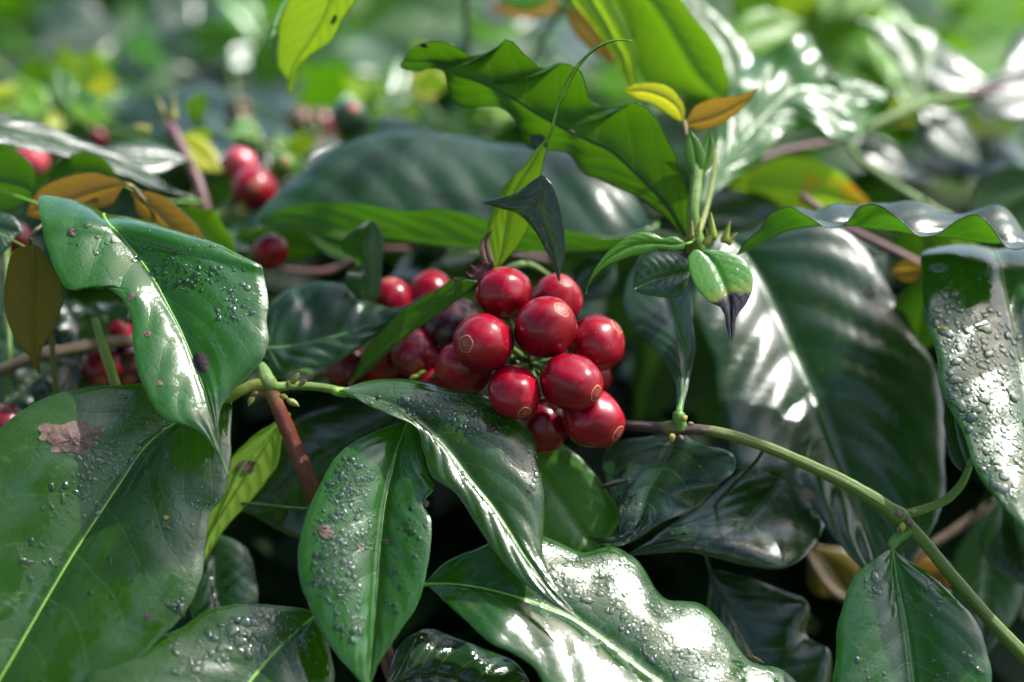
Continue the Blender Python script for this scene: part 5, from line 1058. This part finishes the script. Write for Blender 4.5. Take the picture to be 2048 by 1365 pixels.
b19 = thing('coffee_branch', 'shaded branch under the big dark leaf at lower right', 'branch', P(2150, 900, 90), BB)
stem(b19, [(2150, 900, 90), (2000, 1000, 80), (1850, 1100, 74), (1700, 1200, 76), (1560, 1000, 90)], [12, 12, 11, 10, 9], 'brown')
for (b_, t_, w, d, n_, m_) in [((1700, 1195), (1630, 1090), 110, 84, (0.1, 0.3), 'olive'), ((1800, 1130), (1930, 1200), 100, 84, (0, 0.3), 'gold'), ((2000, 1000), (2060, 1180), 130, 50, (0, 0.3), 'deep'), ((1990, 1010), (1960, 1330), 150, 60, (0, 0.3), 'deep'), ((2060, 960), (2150, 1160), 140, 46, (0.1, 0.4), 'deep'), ((1580, 1030), (1480, 960), 90, 80, (0.1, 0.4), 'deep'), ((1560, 1000), (1500, 1080), 60, 60, (0.1, 0.4), 'dark')]:
    qleaf(b19, b_, t_, w, d, n_, m_, rib='dark')

# leafy background branches between the hero branches and the far foliage
def back_branch(label, pts, mats, d_leaf, seed, w=110, L=190):
    r = random.Random(seed)
    b = thing('coffee_branch', label, 'branch', P(*pts[0]), BB)
    stem(b, pts, [9] * len(pts), 'green')
    for k, (x, y, d) in enumerate(pts[1:]):
        for s in (-1, 1):
            a = r.uniform(-0.7, 0.7) + (0 if s > 0 else math.pi)
            l = L * r.uniform(0.7, 1.2)
            qleaf(b, (x, y), (x + math.cos(a) * l, y + math.sin(a) * l * 0.6), w * r.uniform(0.6, 1.0), d + r.uniform(-30, 10), (r.uniform(-0.1, 0.35), r.uniform(0.45, 0.93)), mats[r.randrange(len(mats))], nu=5, droop=r.uniform(-20, 20), bow=r.uniform(-20, 20), midrib=True)
    return b
back_branch('blurred lime-leaved branch in the top right corner', [(2250, 120, 420), (2060, 90, 400), (1900, 50, 420), (1740, 10, 450)], ['farlime', 'far', 'farlime'], 400, 1)
back_branch('blurred fresh green branch behind the white crumpled leaf', [(2100, 330, 330), (1950, 270, 320), (1800, 160, 340), (1650, 60, 380), (1540, 10, 400)], ['farlime', 'farlime', 'far'], 330, 2)
back_branch('blurred branch at top centre behind the wavy leaf', [(1300, 260, 300), (1180, 170, 310), (1050, 60, 340), (940, 20, 360)], ['farlime', 'dark', 'far'], 310, 3)
back_branch('blurred dark branch between the lime leaf and the wavy leaf', [(980, 330, 260), (880, 240, 280), (800, 130, 330), (720, 60, 380)], ['far', 'mid', 'far'], 280, 4)
back_branch('blurred grey-green branch behind the forked tan twig', [(700, 420, 240), (560, 330, 260), (420, 220, 300), (280, 190, 330)], ['dark', 'dark', 'mid'], 260, 5)
back_branch('blurred branch with dark leaves at the right edge', [(2200, 420, 240), (2060, 350, 230), (1930, 330, 240), (1800, 300, 250)], ['dark', 'deep', 'mid'], 240, 6)

# more half-seen shoots filling the blurred middle distance
def filler_shoot(label, x0, y0, x1, y1, d, mats, n, seed, size=70, col='green'):
    r = random.Random(seed)
    pts = [(x0 + (x1 - x0) * f, y0 + (y1 - y0) * f + 14 * math.sin(f * 5 + seed), d + 20 * math.sin(f * 3 + seed)) for f in (0, 0.33, 0.66, 1.0)]
    b = thing('coffee_branch', label, 'branch', P(*pts[0]), BB)
    stem(b, pts, [6, 6, 5, 4], col)
    for i in range(n):
        f = (i + 0.5) / n
        x, y = x0 + (x1 - x0) * f, y0 + (y1 - y0) * f
        a = r.uniform(0, 6.283); l = size * r.uniform(0.8, 1.7)
        m = mats[r.randrange(len(mats))]; und = r.random() < 0.5
        qleaf(b, (x, y), (x + math.cos(a) * l, y - abs(math.sin(a)) * l * 0.8 * (1 if r.random() < 0.7 else -1)), l * r.uniform(0.4, 0.62), d + r.uniform(-25, 25),
              (r.uniform(-0.35, -0.1), r.uniform(-0.45, -0.1)) if und else (r.uniform(0.1, 0.5), r.uniform(0.3, 0.6)), m, side='under' if und else 'top', nu=5, bow=r.uniform(-14, 14), ripple=0.06)
    return b
filler_shoot('blurred lime shoot low at the far left edge', -40, 250, 250, 190, 185, ['lime', 'fresh', 'lemon', 'gloss'], 9, 1, 60)
filler_shoot('blurred grey-green shoot left of the hanging lime leaf', 330, 170, 560, 60, 320, ['gloss', 'dark', 'fresh'], 8, 2, 100)
filler_shoot('blurred yellow-green shoot between lime leaf and wavy leaf', 680, 260, 860, 150, 170, ['lime', 'lemon', 'fresh', 'gloss'], 8, 3, 70)
filler_shoot('blurred green shoot under the wavy leaf', 880, 330, 1060, 200, 190, ['fresh', 'mid', 'lime'], 7, 4, 80)
filler_shoot('blurred bright shoot behind the orange tip leaf', 1260, 260, 1500, 60, 200, ['fresh', 'lime', 'mid'], 8, 5, 100)
filler_shoot('blurred lime shoot above the white crumpled leaf', 1500, 60, 1800, 10, 300, ['lime', 'fresh', 'lime'], 9, 6, 120)
filler_shoot('blurred lime shoot below the white stalked leaf', 1720, 230, 2060, 260, 230, ['lime', 'fresh', 'gloss', 'lemon'], 9, 7, 90)
filler_shoot('blurred mixed shoot beside the pink-red cherries', 380, 250, 620, 330, 150, ['fresh', 'dark', 'lime'], 7, 8, 60)
